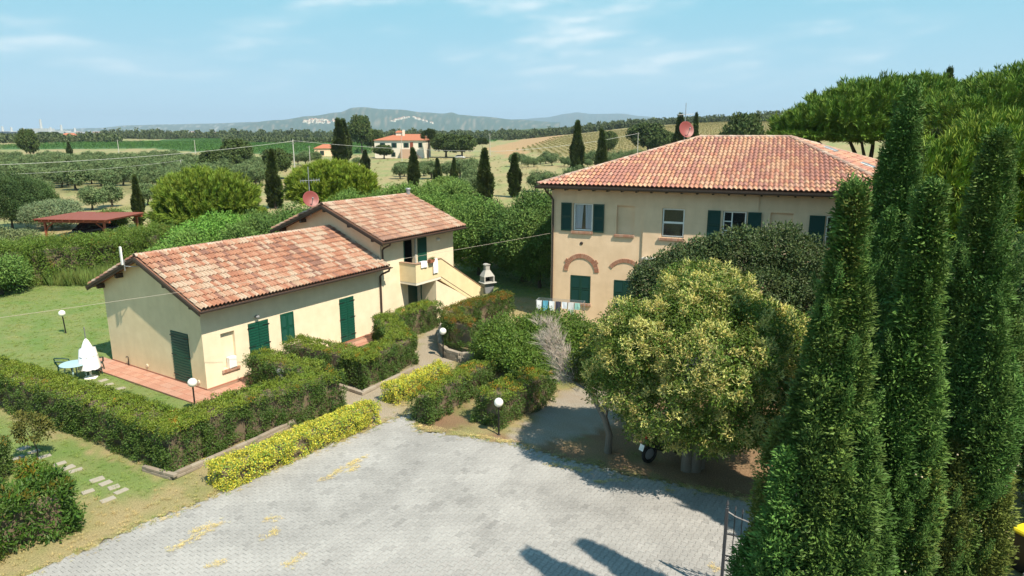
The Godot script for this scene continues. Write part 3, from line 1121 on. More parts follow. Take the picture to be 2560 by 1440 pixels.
	for k in 6:
		var tm := mb(Color(0.47, 0.23, 0.16).lerp(Color(0.55, 0.31, 0.23), k / 5.0) * rnd(0.94, 1.04))
		tm.bbox(Vector3(0, 0, 0), Vector3(0.335, 0.012, 0.335), 0.003)
		tv.append(tm.mesh())
	for a in 32:
		for b in 26:
			var x := -1.07 + a * 0.345
			var z := -7.74 + b * 0.345 - 0.245
			var in_end := x < -0.3 and z > -7.8
			var in_front := z > 0.0 and x < L - 0.4
			if z + 0.335 > 0.98 or z < -7.75 or not (in_end or in_front):
				continue
			var p := put("floor_tile", tv[rng.randi() % 6], M.terracotta_floor, te)
			p.position = Vector3(x, 0.056 + rnd(0, 0.002), z)
	# white panel antenna on the gable
	var an := thing("panel_antenna", "white upright panel antenna clamped to the cottage gable", "antenna", foot, turn)
	var a1 := mb()
	a1.bbox(Vector3(-0.6, 4.75, -4.06), Vector3(-0.54, 5.5, -3.94), 0.015)
	part("panel", a1, M.white_paint, an)
	var a2 := mb(Color.WHITE, true)
	a2.tube([Vector3(-0.5, 4.5, -3.98), Vector3(-0.5, 4.95, -3.98)], [0.025], 8)
	a2.tube([Vector3(-0.52, 4.7, -3.98), Vector3(-0.3, 4.68, -3.6), Vector3(0.0, 4.68, -3.6)], [0.018], 6)
	part("bracket", a2, M.steel, an)
	var bx := thing("meter_box", "small white meter box standing on the niche sill of the cottage", "box", foot, turn)
	var b1 := mb()
	b1.bbox(Vector3(1.02, 0.66, -0.1), Vector3(1.36, 1.12, 0.1), 0.012)
	part("case", b1, M.white_paint, bx)
	var b2 := mb()
	b2.bbox(Vector3(1.05, 0.69, 0.1), Vector3(1.33, 1.09, 0.112), 0.004)
	part("lid", b2, M.white_paint, bx)

func two_storey(foot: Vector3, turn: float, pairs: Array, pale: Array) -> void:
	var h := thing("two_storey_house", "two-storey cream wing with outside stair, balcony and satellite dish, joined to the low cottage", "house", foot, turn)
	var X0 := 10.0
	var X1 := 16.0
	var W := 6.95
	var ye := 4.7
	var wall := mb()
	facade(wall, X0, X1, -0.1, ye + 0.1, 0.02, [[11.78, 2.45, 12.62, 4.45, 0.2, false], [12.0, 0.05, 12.95, 2.1, 0.25, false]])
	wall.quad(Vector3(X1, -0.1, 0.02), Vector3(X1, ye + 0.1, 0.02), Vector3(X1, ye + 0.1, -W), Vector3(X1, -0.1, -W))
	wall.quad(Vector3(X1, ye + 0.1, 0.02), Vector3(X1, 6.2, -W * 0.5), Vector3(X1, ye + 0.1, -W), Vector3(X1, ye + 0.1, -W))
	wall.quad(Vector3(X0, -0.1, -W), Vector3(X0, ye, -W), Vector3(X1, ye, -W), Vector3(X1, -0.1, -W))
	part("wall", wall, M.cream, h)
	var gab := mb()
	gab.quad(Vector3(X0, -0.1, 0.02), Vector3(X0, -0.1, -W), Vector3(X0, ye + 0.1, -W), Vector3(X0, ye + 0.1, 0.02))
	gab.tri(Vector3(X0, ye + 0.1, 0.02), Vector3(X0, ye + 0.1, -W), Vector3(X0, 6.22, -W * 0.5))
	part("gable_wall", gab, M.ochre, h)
	room_behind(h, Transform3D.IDENTITY, 11.78, 2.45, 12.62, 4.45, 1.2)
	var dr := mb()
	dr.box(Vector3(12.0, 0.05, -0.2), Vector3(12.95, 2.1, -0.15))
	part("door", dr, M.dark_green, h)
	var lintel := mb()
	lintel.box(Vector3(12.62, 2.45, 0.021), Vector3(12.72, 4.45, 0.06))
	part("door_frame", lintel, M.pale_concrete, h)
	louvre_shutter(h, Transform3D(Basis(Vector3.UP, 1.2), Vector3(11.74, 2.47, 0.05)), 0.42, 1.98, M.green_paint)
	louvre_shutter(h, Transform3D(Basis.IDENTITY, Vector3(12.86, 2.47, 0.03)), 0.72, 2.02, M.green_paint)
	louvre_shutter(h, Transform3D(Basis(Vector3.UP, -0.9), Vector3(13.02, 0.1, 0.04)), 0.5, 2.0, M.green_paint)
	var lamp := mb(Color.WHITE, true)
	lamp.lathe([[0.0, 0.0], [0.1, 0.01], [0.1, 0.1], [0.06, 0.15], [0.0, 0.16]], 10, Transform3D(Basis(Vector3.RIGHT, PI / 2), Vector3(14.58, 4.15, 0.02)))
	part("wall_lamp", lamp, M.globe, h)
	# roof
	var set2 := []
	for q in pairs:
		set2.append([q[0].lerp(Color(0.56, 0.38, 0.29), 0.32), q[1].lerp(Color(0.5, 0.34, 0.26), 0.25)])
	gable_roof(h, X0 - 0.45, X1 + 0.42, 0.62, -W - 0.62, 4.7, -W * 0.5, 6.3, tile_set(set2, 0.175, 0.52, 0.09, 0.7, 6, 1.0), 0.175, 0.41, 300, pale)
	beam_ends(h, [Vector2(6.02, -3.47), Vector2(5.35, -5.3), Vector2(4.75, -6.95), Vector2(5.35, -1.75), Vector2(4.75, -0.15)], X0 - 0.38, X0 + 0.02)
	gutter(h, Vector3(X0 - 0.4, 4.67, 0.72), Vector3(X1 + 0.45, 4.67, 0.72), 0.075)
	pipe(h, [Vector3(X0 + 0.02, 4.63, 0.72), Vector3(X0 + 0.02, 4.5, 0.68), Vector3(X0 + 0.08, 4.3, 0.2), Vector3(X0 + 0.1, 4.2, 0.1), Vector3(X0 + 0.1, 3.75, 0.1), Vector3(X0 + 0.06, 3.62, 0.25), Vector3(X0 + 0.02, 3.5, 0.6)], 0.045, M.gutter)
	var ch := mb(Color.WHITE, true)
	ch.lathe([[0.11, 0.0], [0.11, 0.42], [0.15, 0.44], [0.15, 0.52], [0.0, 0.54]], 12, Transform3D(Basis.IDENTITY, Vector3(X1 + 0.15, 6.2, -3.35)))
	part("flue", ch, M.grey_metal, h)
	# balcony and outside stair
	var bx0 := 11.4
	var bx1 := 13.45
	var bz := 1.12
	var sl := mb()
	sl.box(Vector3(bx0 + 0.01, 2.24, 0.02), Vector3(bx1, 2.4, bz - 0.01))
	part("balcony_slab", sl, M.white_wall, h)
	var pr := mb()
	pr.box(Vector3(bx0, 2.38, bz - 0.12), Vector3(bx1, 3.36, bz))
	pr.box(Vector3(bx0, 2.38, 0.021), Vector3(bx0 + 0.12, 3.36, bz - 0.12))
	var s0 := Vector3(bx1, 3.36, bz)
	var s1 := Vector3(17.4, 0.98, bz)
	for q in [[0.0, 0.12]]:
		pr.hexa([Vector3(bx1, 2.15, bz - 0.12), Vector3(17.4, -0.2, bz - 0.12), Vector3(17.4, -0.2, bz), Vector3(bx1, 2.15, bz), Vector3(bx1, 3.36, bz - 0.12), Vector3(17.4, 0.98, bz - 0.12), Vector3(17.4, 0.98, bz), Vector3(bx1, 3.36, bz)])
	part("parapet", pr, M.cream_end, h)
	var cap := mb(Color(0.36, 0.22, 0.15))
	cap.box(Vector3(bx0 - 0.03, 3.36, bz - 0.15), Vector3(bx1, 3.39, bz + 0.042))
	cap.box(Vector3(bx0 - 0.03, 3.36, 0.021), Vector3(bx0 + 0.15, 3.39, bz - 0.15))
	cap.hexa([Vector3(bx1, 3.36, bz - 0.15), Vector3(17.42, 0.97, bz - 0.15), Vector3(17.42, 0.97, bz + 0.03), Vector3(bx1, 3.36, bz + 0.03), Vector3(bx1, 3.39, bz - 0.15), Vector3(17.42, 1.0, bz - 0.15), Vector3(17.42, 1.0, bz + 0.03), Vector3(bx1, 3.39, bz + 0.03)])
	part("coping", cap, M.brick, h)
	var sw := mb()
	sw.hexa([Vector3(13.02, -0.1, 0.5), Vector3(17.4, -0.1, 0.5), Vector3(17.4, -0.1, bz - 0.015), Vector3(13.02, -0.1, bz - 0.015), Vector3(13.02, 2.24, 0.5), Vector3(17.4, -0.02, 0.5), Vector3(17.4, -0.02, bz - 0.015), Vector3(13.02, 2.24, bz - 0.015)])
	sw.box(Vector3(13.02, -0.1, 0.03), Vector3(13.2, 2.24, 0.5))
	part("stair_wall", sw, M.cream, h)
	var line := mb()
	line.hexa([Vector3(bx1, 2.33, bz - 0.02), Vector3(17.4, -0.05, bz - 0.02), Vector3(17.4, -0.05, bz + 0.004), Vector3(bx1, 2.33, bz + 0.004), Vector3(bx1, 2.37, bz - 0.02), Vector3(17.4, -0.01, bz - 0.02), Vector3(17.4, -0.01, bz + 0.004), Vector3(bx1, 2.37, bz + 0.004)])
	part("drip_edge", line, M.gutter, h)
	var steps := []
	for k in 13:
		var st := mb(Color(0.42, 0.22, 0.16))
		var x := 13.5 + k * 0.29
		st.box(Vector3(x, 2.24 - k * 0.178 - 0.16, 0.2), Vector3(x + 0.3, 2.24 - k * 0.178, bz - 0.13))
		part("step", st, M.brick, h)
	# laundry and a flower box on the parapet
	var tw := thing("white_towel", "white towel folded over the balcony parapet", "towel", foot, turn)
	part("cloth", cloth_over(11.78, 12.25, 3.395, bz - 0.17, bz + 0.045, 0.28, 1), M.white_cloth, tw)
	var tw2 := thing("patterned_cloth", "long pale patterned cloth hanging from the balcony parapet", "cloth", foot, turn)
	part("cloth", cloth_over(12.72, 13.12, 3.395, bz - 0.17, bz + 0.05, 0.72, 2), M.white_cloth, tw2)
	var fb := thing("flower_box", "small terracotta flower box on the balcony parapet", "planter", foot, turn)
	var f1 := mb(Color(0.42, 0.16, 0.09))
	f1.hexa([Vector3(12.36, 3.3, bz + 0.04), Vector3(12.66, 3.3, bz + 0.04), Vector3(12.66, 3.3, bz + 0.2), Vector3(12.36, 3.3, bz + 0.2), Vector3(12.32, 3.48, bz + 0.035), Vector3(12.7, 3.48, bz + 0.035), Vector3(12.7, 3.48, bz + 0.24), Vector3(12.32, 3.48, bz + 0.24)])
	part("trough", f1, M.brick, fb)
	var fl := []
	for k in 8:
		fl.append(Transform3D(facing(Vector3.UP + unit() * 0.4, rnd(0, TAU), rnd(0.5, 0.8)), Vector3(rnd(12.36, 12.66), 3.52, bz + rnd(0.08, 0.2))))
		fl.append(vary(Vector3(0.09, 0.14, 0.03)))
	scatter("flowers", CL.hedge, M.leaf, fl, fb)
	dish("satellite_dish", "red satellite dish with mast antenna on the two-storey gable", foot + Basis(Vector3.UP, turn) * Vector3(9.75, 5.6, -4.55), 0.42, 0.6, 2.6)
func cloth_over(x0: float, x1: float, y: float, z0: float, z1: float, drop: float, sd: int) -> MB:
	var m := mb()
	var n := 8
	var rows := []
	for k in n + 1:
		var x := lerpf(x0, x1, float(k) / n)
		var f := fine.get_noise_2d(x * 9.0, sd * 7.0) * 0.03
		rows.append([Vector3(x, y - 0.22 + f, z0 - 0.01 + f), Vector3(x, y + 0.012 + absf(f) * 0.3, z0), Vector3(x, y + 0.02 + absf(f), z1), Vector3(x + f, y - drop * 0.5 + f, z1 + 0.02 + f), Vector3(x + f * 2.0, y - drop * (1.0 + f * 3.0), z1 + 0.025 + f * 0.6)])
	for k in n:
		for j in 4:
			m.quad(rows[k][j], rows[k][j + 1], rows[k + 1][j + 1], rows[k + 1][j])
	return m
func dish(called: String, label: String, base: Vector3, r: float, turn: float, mast: float) -> void:
	var o := thing(called, label, "satellite dish", base)
	var pole := mb(Color.WHITE, true)
	pole.tube([Vector3.ZERO, Vector3(0, mast, 0)], [0.024, 0.02], 8)
	part("mast", pole, M.steel, o)
	var d := mb(Color.WHITE, true)
	var prof := []
	for k in 6:
		var a := k / 5.0
		prof.append([r * a + 0.001, 0.22 * r * a * a])
	for k in 6:
		var a := 1.0 - k / 5.0
		prof.append([r * 1.01 * a + 0.001, 0.22 * r * a * a - 0.018])
	var t := Transform3D(Basis(Vector3.UP, turn) * Basis(Vector3.RIGHT, deg_to_rad(72)), Vector3(0, mast * 0.36, 0) + Basis(Vector3.UP, turn) * Vector3(0, 0, 0.09))
	d.lathe(prof, 22, t)
	part("reflector", d, M.dish, o)
	var arm := mb(Color.WHITE, true)
	arm.tube([t * Vector3(0, -0.01, r * 0.9), t * Vector3(0, r * 0.85, r * 0.2)], [0.018], 6)
	arm.tube([t * Vector3(0, r * 0.8, r * 0.24), t * Vector3(0, r * 0.98, r * 0.05)], [0.04], 8)
	part("feed_arm", arm, M.grey_metal, o)
	var y := mast * 0.72
	var ya := mb(Color.WHITE, true)
	ya.tube([Vector3(-0.42, y, 0.05), Vector3(0.5, y + 0.04, -0.2)], [0.013], 6)
	for k in 8:
		var c := Vector3(-0.42, y, 0.05).lerp(Vector3(0.5, y + 0.04, -0.2), k / 7.0)
		ya.tube([c + Vector3(-0.04, 0.1, -0.1), c + Vector3(0.04, -0.1, 0.1)], [0.006], 4)
	part("yagi_antenna", ya, M.steel, o)

func farmhouse() -> void:
	var o3 := gp(1380, 470, 7.1)
	var foot := Vector3(o3.x, 0, o3.z)
	var turn := deg_to_rad(-20.8)
	var h := thing("farmhouse", "large ochre two-storey farmhouse with hipped terracotta roof and brick arches", "house", foot, turn)
	var I := Transform3D.IDENTITY
	var e := 7.15
	var L := 15.8
	var wall := mb()
	var up1 := [1.17, 4.92, 2.23, 6.36]
	facade(wall, 0, 4.85, -0.1, e, 0.0, [[1.17, 4.92, 2.23, 6.36, 0.17, false], [3.48, 4.86, 4.38, 6.33, 0.15, true], [1.1, 1.06, 2.2, 2.54, 0.06, true], [3.45, 0.98, 4.5, 2.45, 0.06, true]])
	facade(wall, 4.85, 10.27, -0.1, e, 0.08, [[5.78, 4.83, 6.88, 6.28, 0.17, false], [8.67, 4.8, 9.78, 6.26, 0.17, false]])
	facade(wall, 10.27, L, -0.1, e, 0.0, [[10.82, 4.75, 11.82, 6.25, 0.15, true], [13.24, 4.72, 14.3, 6.21, 0.17, false]])
	wall.quad(Vector3(4.85, -0.1, 0), Vector3(4.85, e, 0), Vector3(4.85, e, 0.08), Vector3(4.85, -0.1, 0.08))
	wall.quad(Vector3(10.27, -0.1, 0.08), Vector3(10.27, e, 0.08), Vector3(10.27, e, 0), Vector3(10.27, -0.1, 0))
	wall.quad(Vector3(0, -0.1, -14), Vector3(0, e, -14), Vector3(0, e, 0), Vector3(0, -0.1, 0))
	wall.quad(Vector3(L, -0.1, 0), Vector3(L, e, 0), Vector3(L + 3.0, e, -14), Vector3(L + 3.0, -0.1, -14))
	wall.quad(Vector3(L + 3.0, -0.1, -14), Vector3(L + 3.0, e, -14), Vector3(0, e, -14), Vector3(0, -0.1, -14))
	part("wall", wall, M.ochre, h)
	for q in [[1.17, 4.92, 2.23, 6.36, 0.0], [5.78, 4.83, 6.88, 6.28, 0.08], [8.67, 4.8, 9.78, 6.26, 0.08], [13.24, 4.72, 14.3, 6.21, 0.0]]:
		room_behind(h, Transform3D(Basis.IDENTITY, Vector3(0, 0, q[4])), q[0], q[1], q[2], q[3], 1.0)
	# windows
	window_frame(h, Transform3D(Basis.IDENTITY, Vector3(1.2, 4.94, -0.14)), 1.0, 1.4, [])
	var cu := mb()
	for s in [[1.28, 1.68, 0.0], [1.78, 2.16, 1.0]]:
		for k in 10:
			var xa := lerpf(s[0], s[1], k / 10.0)
			var xb := lerpf(s[0], s[1], (k + 1) / 10.0)
			var za := -0.22 + (0.03 if k % 2 == 0 else 0.0)
			var zb := -0.22 + (0.03 if k % 2 == 1 else 0.0)
			var sh := -0.08 if s[2] == 0.0 else 0.03
			cu.quad(Vector3(xa + sh, 5.02, za), Vector3(xa, 6.3, za), Vector3(xb, 6.3, zb), Vector3(xb + sh, 5.02, zb))
	part("curtain", cu, M.curtain, h)
	window_frame(h, Transform3D(Basis.IDENTITY, Vector3(5.8, 4.86, -0.06)), 1.06, 1.4, [[0.05, 0.47, 0.95, 0.54]])
	window_frame(h, Transform3D(Basis.IDENTITY, Vector3(8.69, 4.82, -0.06)), 1.06, 1.42, [[0.36, 0.04, 0.41, 0.96], [0.05, 0.33, 0.36, 0.36], [0.05, 0.64, 0.36, 0.67]])
	window_frame(h, Transform3D(Basis.IDENTITY, Vector3(13.26, 4.74, -0.14)), 1.02, 1.44, [[0.47, 0.04, 0.53, 0.96], [0.05, 0.33, 0.47, 0.36], [0.05, 0.64, 0.47, 0.67], [0.53, 0.33, 0.95, 0.36], [0.53, 0.64, 0.95, 0.67]])
	for q in [[0.54, 4.9, 0.56, 1.47, 0.02], [2.26, 4.88, 0.57, 1.47, 0.02], [7.97, 4.8, 0.6, 1.47, 0.1], [9.82, 4.78, 0.61, 1.47, 0.1], [12.53, 4.7, 0.67, 1.5, 0.02]]:
		louvre_shutter(h, Transform3D(Basis.IDENTITY, Vector3(q[0], q[1], q[4])), q[2], q[3], M.dark_green)
	for q in [[1.11, 1.07], [3.46, 1.0]]:
		for k in 2:
			louvre_shutter(h, Transform3D(Basis.IDENTITY, Vector3(q[0] + k * 0.54, q[1], -0.03)), 0.53, 1.45, M.dark_green)
	for q in [[1.08, 2.26, 4.78, 0.0], [3.38, 4.42, 4.72, 0.0], [5.66, 6.92, 4.68, 0.08], [8.6, 9.84, 4.66, 0.08], [13.16, 14.36, 4.58, 0.0], [1.0, 2.26, 0.92, 0.0]]:
		brick_row(h, Transform3D(Basis.IDENTITY, Vector3(0, 0, q[3])), q[0], q[1], q[2], 0.13, 0.09, 15)
	# brick arches
	for q in [[1.67, 2.76, 0.72, 0.96, 0.0, PI, 26, true], [4.02, 2.55, 0.85, 1.05, 0.62, PI - 0.62, 20, false]]:
		var ar := mb(Color(0.42, 0.36, 0.3))
		var nb: int = q[6]
		var prev := []
		for k in nb + 1:
			var a: float = lerpf(q[4], q[5], float(k) / nb)
			prev.append([Vector3(q[0] - cos(a) * (q[2] + 0.01), q[1] + sin(a) * (q[2] + 0.01), 0.006), Vector3(q[0] - cos(a) * (q[3] - 0.01), q[1] + sin(a) * (q[3] - 0.01), 0.006)])
		for k in nb:
			ar.quad(prev[k][0], prev[k][1], prev[k + 1][1], prev[k + 1][0])
		var arch := part("brick_arch", ar, M.brick, h)
		for k in nb:
			var a: float = lerpf(q[4], q[5], (k + 0.5) / nb)
			var bm := mb(Color(0.33, 0.14, 0.085).lerp(Color(0.4, 0.22, 0.15), rng.randf()))
			var half: float = (q[5] - q[4]) * (q[2] + q[3]) * 0.25 / nb - 0.006
			var extra := 0.09 if q[7] and absf(absf(a - PI * 0.5) - 0.95) < 0.09 else 0.0
			bm.bbox(Vector3(-half, 0, 0), Vector3(half, q[3] - q[2] + extra, 0.035), 0.005)
			var b := part("brick", bm, M.brick, arch)
			var dirv := Vector3(-cos(a), sin(a), 0)
			b.transform = Transform3D(Basis(Vector3(dirv.y, -dirv.x, 0), dirv, Vector3(0, 0, 1)), Vector3(q[0], q[1], 0.001) + dirv * q[2])
	var vt := mb(Color.WHITE, true)
	vt.lathe([[0.0, 0.0], [0.085, 0.0], [0.085, 0.02], [0.0, 0.025]], 14, Transform3D(Basis(Vector3.RIGHT, PI / 2), Vector3(1.66, 4.27, 0.0)))
	part("vent_cover", vt, M.gutter, h)
	var shf := mb()
	shf.bbox(Vector3(4.9, 3.7, 0.08), Vector3(5.7, 3.78, 0.45), 0.01)
	part("stone_shelf", shf, M.pale_concrete, h)
	var sd := mb()
	louvre_shutter(h, Transform3D(Basis(Vector3.UP, PI / 2 - 0.2), Vector3(L + 0.22, 4.8, -0.9)), 0.6, 1.5, M.green_paint)
	# hipped roof
	var ze := 7.28
	var A := Vector3(-0.6, ze, 0.62)
	var B := Vector3(L + 0.6, ze, 0.62)
	var C := Vector3(L + 3.9, ze, -14.6)
	var D := Vector3(-0.6, ze, -14.6)
	var R1 := Vector3(6.66, 9.62, -7)
	var R2 := Vector3(11.5, 9.62, -7)
	var dk := mb(Color(0.34, 0.17, 0.11))
	dk.quad(A, R1, R2, B)
	dk.tri(B, R2, C)
	dk.quad(C, R2, R1, D)
	dk.tri(D, R1, A)
	var dn := Vector3(0, -0.12, 0)
	dk.quad(A + dn, B + dn, C + dn, D + dn)
	for q in [[A, B], [B, C], [C, D], [D, A]]:
		dk.quad(q[0], q[1], q[1] + dn, q[0] + dn)
	var roof := part("roof", dk, M.tile, h)
	var pairs := []
	for q in [[0.66, 0.33, 0.21], [0.7, 0.4, 0.25], [0.6, 0.26, 0.18], [0.74, 0.46, 0.31], [0.62, 0.3, 0.22], [0.52, 0.24, 0.185], [0.72, 0.42, 0.26], [0.5, 0.24, 0.2], [0.7, 0.42, 0.32]]:
		pairs.append([Color(q[0], q[1], q[2]) * rnd(0.95, 1.1), Color(q[0], q[1], q[2]).lerp(Color(0.55, 0.3, 0.22), rnd(0.1, 0.45)) * 1.02])
	var big := tile_set(pairs, 0.225, 0.58, 0.085, 0.85, 7, 1.0)
	var tones := [Color(0.6, 0.42, 0.33), Color(0.52, 0.34, 0.27), Color(0.64, 0.5, 0.42), Color(0.45, 0.32, 0.27)]
	var upf := R1 + (A - R1).project(Vector3.RIGHT) - A
	upf = Vector3(0, R1.y - A.y, R1.z - A.z)
	var sl := upf.length()
	lay_tiles(roof, A + Vector3(0, 0.0, 0.06), Vector3.RIGHT, upf.normalized(), B.x - A.x, sl, (R1.x - A.x) / sl, (B.x - R2.x) / sl, 0.225, 0.47, big, 300, h.transform)
	for q in [[B, C, R2], [D, A, R1]]:
		var ax: Vector3 = (q[1] - q[0]).normalized()
		var fd: float = (q[2] - q[0]).dot(ax)
		var up: Vector3 = q[2] - (q[0] + ax * fd)
		var wd: float = q[0].distance_to(q[1])
		lay_tiles(roof, q[0], ax, up.normalized(), wd, up.length(), fd / up.length(), (wd - fd) / up.length(), 0.225, 0.47, big, 0, h.transform)
	var lift := Vector3(0, 0.05, 0)
	ridge_tiles(roof, A + lift, R1 + lift, 0.42, 0.13, tones)
	ridge_tiles(roof, R1 + lift, R2 + lift, 0.42, 0.13, tones)
	ridge_tiles(roof, B + lift, R2 + lift, 0.42, 0.15, tones)
	ridge_tiles(roof, C + lift, R2 + lift, 0.42, 0.13, tones)
	gutter(h, A + Vector3(-0.1, -0.08, 0.1), B + Vector3(0.1, -0.08, 0.1), 0.085)
	gutter(h, B + Vector3(0.1, -0.08, 0.0), C + Vector3(0.1, -0.08, 0), 0.085)
	gutter(h, D + Vector3(-0.1, -0.08, 0.0), A + Vector3(-0.1, -0.08, 0), 0.085)
	pipe(h, [Vector3(-0.15, 7.1, 0.72), Vector3(-0.12, 6.95, 0.6), Vector3(0.02, 6.7, 0.2), Vector3(0.1, 6.5, 0.09), Vector3(0.1, 3.0, 0.09), Vector3(0.1, 0.1, 0.09)], 0.05, M.gutter)
	for k in 22:
		var bm := mb()
		bm.box(Vector3(0.1 + k * 0.73, 7.04, 0.02), Vector3(0.19 + k * 0.73, 7.16, 0.56))
		part("rafter", bm, M.brown_wood, h)
	for q in [[0.35, 0.62, 1.0], [0.6, 0.3, 0.6]]:
		var sk := mb()
		var c: Vector3 = R2.lerp(B.lerp(C, q[0]), q[1])
		var ax := (C - B).normalized()
		var up := (R2 - (B + ax * (R2 - B).dot(ax))).normalized()
		var t := Transform3D(Basis(ax, ax.cross(up), -up), c)
		sk.bbox(Vector3(-0.5, 0.05, -0.35), Vector3(0.5, 0.18, 0.35), 0.02, t)
		part("skylight", sk, M.steel, h)
	dish("roof_dish", "large red satellite dish and grid antenna on the farmhouse roof", foot + Basis(Vector3.UP, turn) * Vector3(5.85, 9.25, -6.4), 0.47, 0.35, 2.3)

# ---- garden furniture and fittings ----
func lamp_post(label: String, foot: Vector3, tall: float, r := 0.15, lean := 0.0) -> void:
	var o := thing("globe_lamp", label, "lamp", foot, 0.0, "white globe garden lamps")
	o.rotation.z = lean
	var p := mb(Color.WHITE, true)
	p.lathe([[0.06, 0.0], [0.06, 0.02], [0.03, 0.03], [0.028, tall - r * 1.9], [0.05, tall - r * 1.85], [0.055, tall - r * 1.7], [0.0, tall - r * 1.65]], 10)
	part("post", p, M.iron, o)
	var g := mb(Color.WHITE, true)
	var prof := []
	for k in 11:
		var a := -PI / 2 + PI * k / 10.0
		prof.append([cos(a) * r + 0.0005, tall - r + sin(a) * r])
	g.lathe(prof, 20)
	part("globe", g, M.globe, o)
func gate() -> void:
	var foot := Vector3(4.62, 0, -13.35)
	var o := thing("iron_gate", "dark wrought iron gate leaf with spear finials standing open", "gate", foot, atan2(-0.38, 0.92))
	var st := mb()
	st.bbox(Vector3(-0.035, 0.04, -0.03), Vector3(0.035, 2.12, 0.03), 0.008)
	part("stile", st, M.gate_iron, o)
	var top := func(x: float) -> float: return 2.06 - 0.42 * pow(x / 2.4, 0.6) if x > 0 else 2.06
	for k in 16:
		var x := 0.17 + k * 0.15
		var b := mb(Color.WHITE, true)
		var y: float = top.call(x)
		b.tube([Vector3(x, 0.12, 0), Vector3(x, y + 0.1, 0)], [0.01], 6)
		part("bar", b, M.iron, o)
		finial(o, Vector3(x, y + 0.1, 0), 0.8)
	finial(o, Vector3(0, 2.12, 0), 1.15)
	var tr := mb()
	var pts := []
	for k in 13:
		var x := k * 0.2
		pts.append(Vector3(x, top.call(x) - 0.02, 0))
	tr.tube(pts, [0.018], 4)
	part("top_rail", tr, M.gate_iron, o)
	for y in [0.14, 0.62, 0.86, 0.98, 1.5]:
		var r := mb()
		r.box(Vector3(0.035, y - 0.014, -0.012), Vector3(2.42, y + 0.014, 0.012))
		part("rail", r, M.gate_iron, o)
	for k in 15:
		var ring := mb(Color.WHITE, true)
		var c := []
		for j in 15:
			var a := TAU * j / 14.0
			c.append(Vector3(0.095 + k * 0.15 + cos(a) * 0.045, 0.92 + sin(a) * 0.045, 0))
		ring.tube(c, [0.008], 5, false)
		part("ring", ring, M.iron, o)
	var hp2 := mb()
	hp2.bbox(Vector3(2.42, 0.04, -0.04), Vector3(2.5, 1.75, 0.04), 0.008)
	part("stile", hp2, M.gate_iron, o)
	var pil := thing("gate_pillar", "square rendered gate pillar behind the dark cypresses", "pillar", foot + Basis(Vector3.UP, atan2(-0.38, 0.92)) * Vector3(2.85, 0, 0), atan2(-0.38, 0.92))
	var pm := mb()
	pm.bbox(Vector3(-0.25, 0, -0.25), Vector3(0.25, 1.8, 0.25), 0.02)
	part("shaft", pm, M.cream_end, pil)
	var pc := mb()
	pc.bbox(Vector3(-0.32, 1.8, -0.32), Vector3(0.32, 1.88, 0.32), 0.02)
	part("cap", pc, M.pale_concrete, pil)
func finial(o: Node, at_: Vector3, s: float) -> void:
	var m := mb()
	m.lathe([[0.012 * s, 0.0], [0.024 * s, 0.02 * s], [0.012 * s, 0.04 * s], [0.034 * s, 0.075 * s], [0.0, 0.18 * s]], 4, Transform3D(Basis.IDENTITY, at_))
	part("finial", m, M.gate_iron, o)
func parasol() -> void:
	var foot := gp(228, 945)
	var o := thing("closed_parasol", "closed white garden parasol standing beside the cottage terrace", "parasol", foot)
	var b := mb(Color.WHITE, true)
	b.lathe([[0.26, 0.0], [0.26, 0.05], [0.05, 0.09], [0.04, 0.3], [0.0, 0.31]], 14)
	part("base", b, M.white_paint, o)
	var p := mb(Color.WHITE, true)
	p.tube([Vector3(0, 0.2, 0), Vector3(0, 2.2, 0)], [0.022], 8)
	part("pole", p, M.steel, o)
	var tall := hp(-foot.z, 848.0)
	var c := mb(Color.WHITE, true)
	var rings := []
	for q in [[0.42, 0.40], [0.8, 0.35], [1.3, 0.28], [tall - 0.4, 0.17], [tall - 0.38, 0.15]]:
		var r := []
		for k in 24:
			var a := -TAU * k / 24.0
			var w: float = q[1] * (1.0 + (0.1 if k % 3 == 0 else -0.05))
			r.append(Vector3(cos(a) * w, q[0] + (0.05 if k % 3 == 0 and q[0] < 0.5 else 0.0), sin(a) * w))
		rings.append(r)
	c.loft(rings, true)
	part("canopy", c, M.white_cloth, o)
	var t := mb(Color.WHITE, true)
	t.lathe([[0.22, tall - 0.4], [0.17, tall - 0.25], [0.09, tall - 0.06], [0.03, tall + 0.02], [0.0, tall + 0.03]], 14)
	part("cap", t, M.white_cloth, o)
	var s := mb(Color.WHITE, true)
	s.lathe([[0.335, 0.98], [0.345, 1.0], [0.325, 1.04], [0.32, 1.05]], 16)
	part("tie", s, M.white_cloth, o)
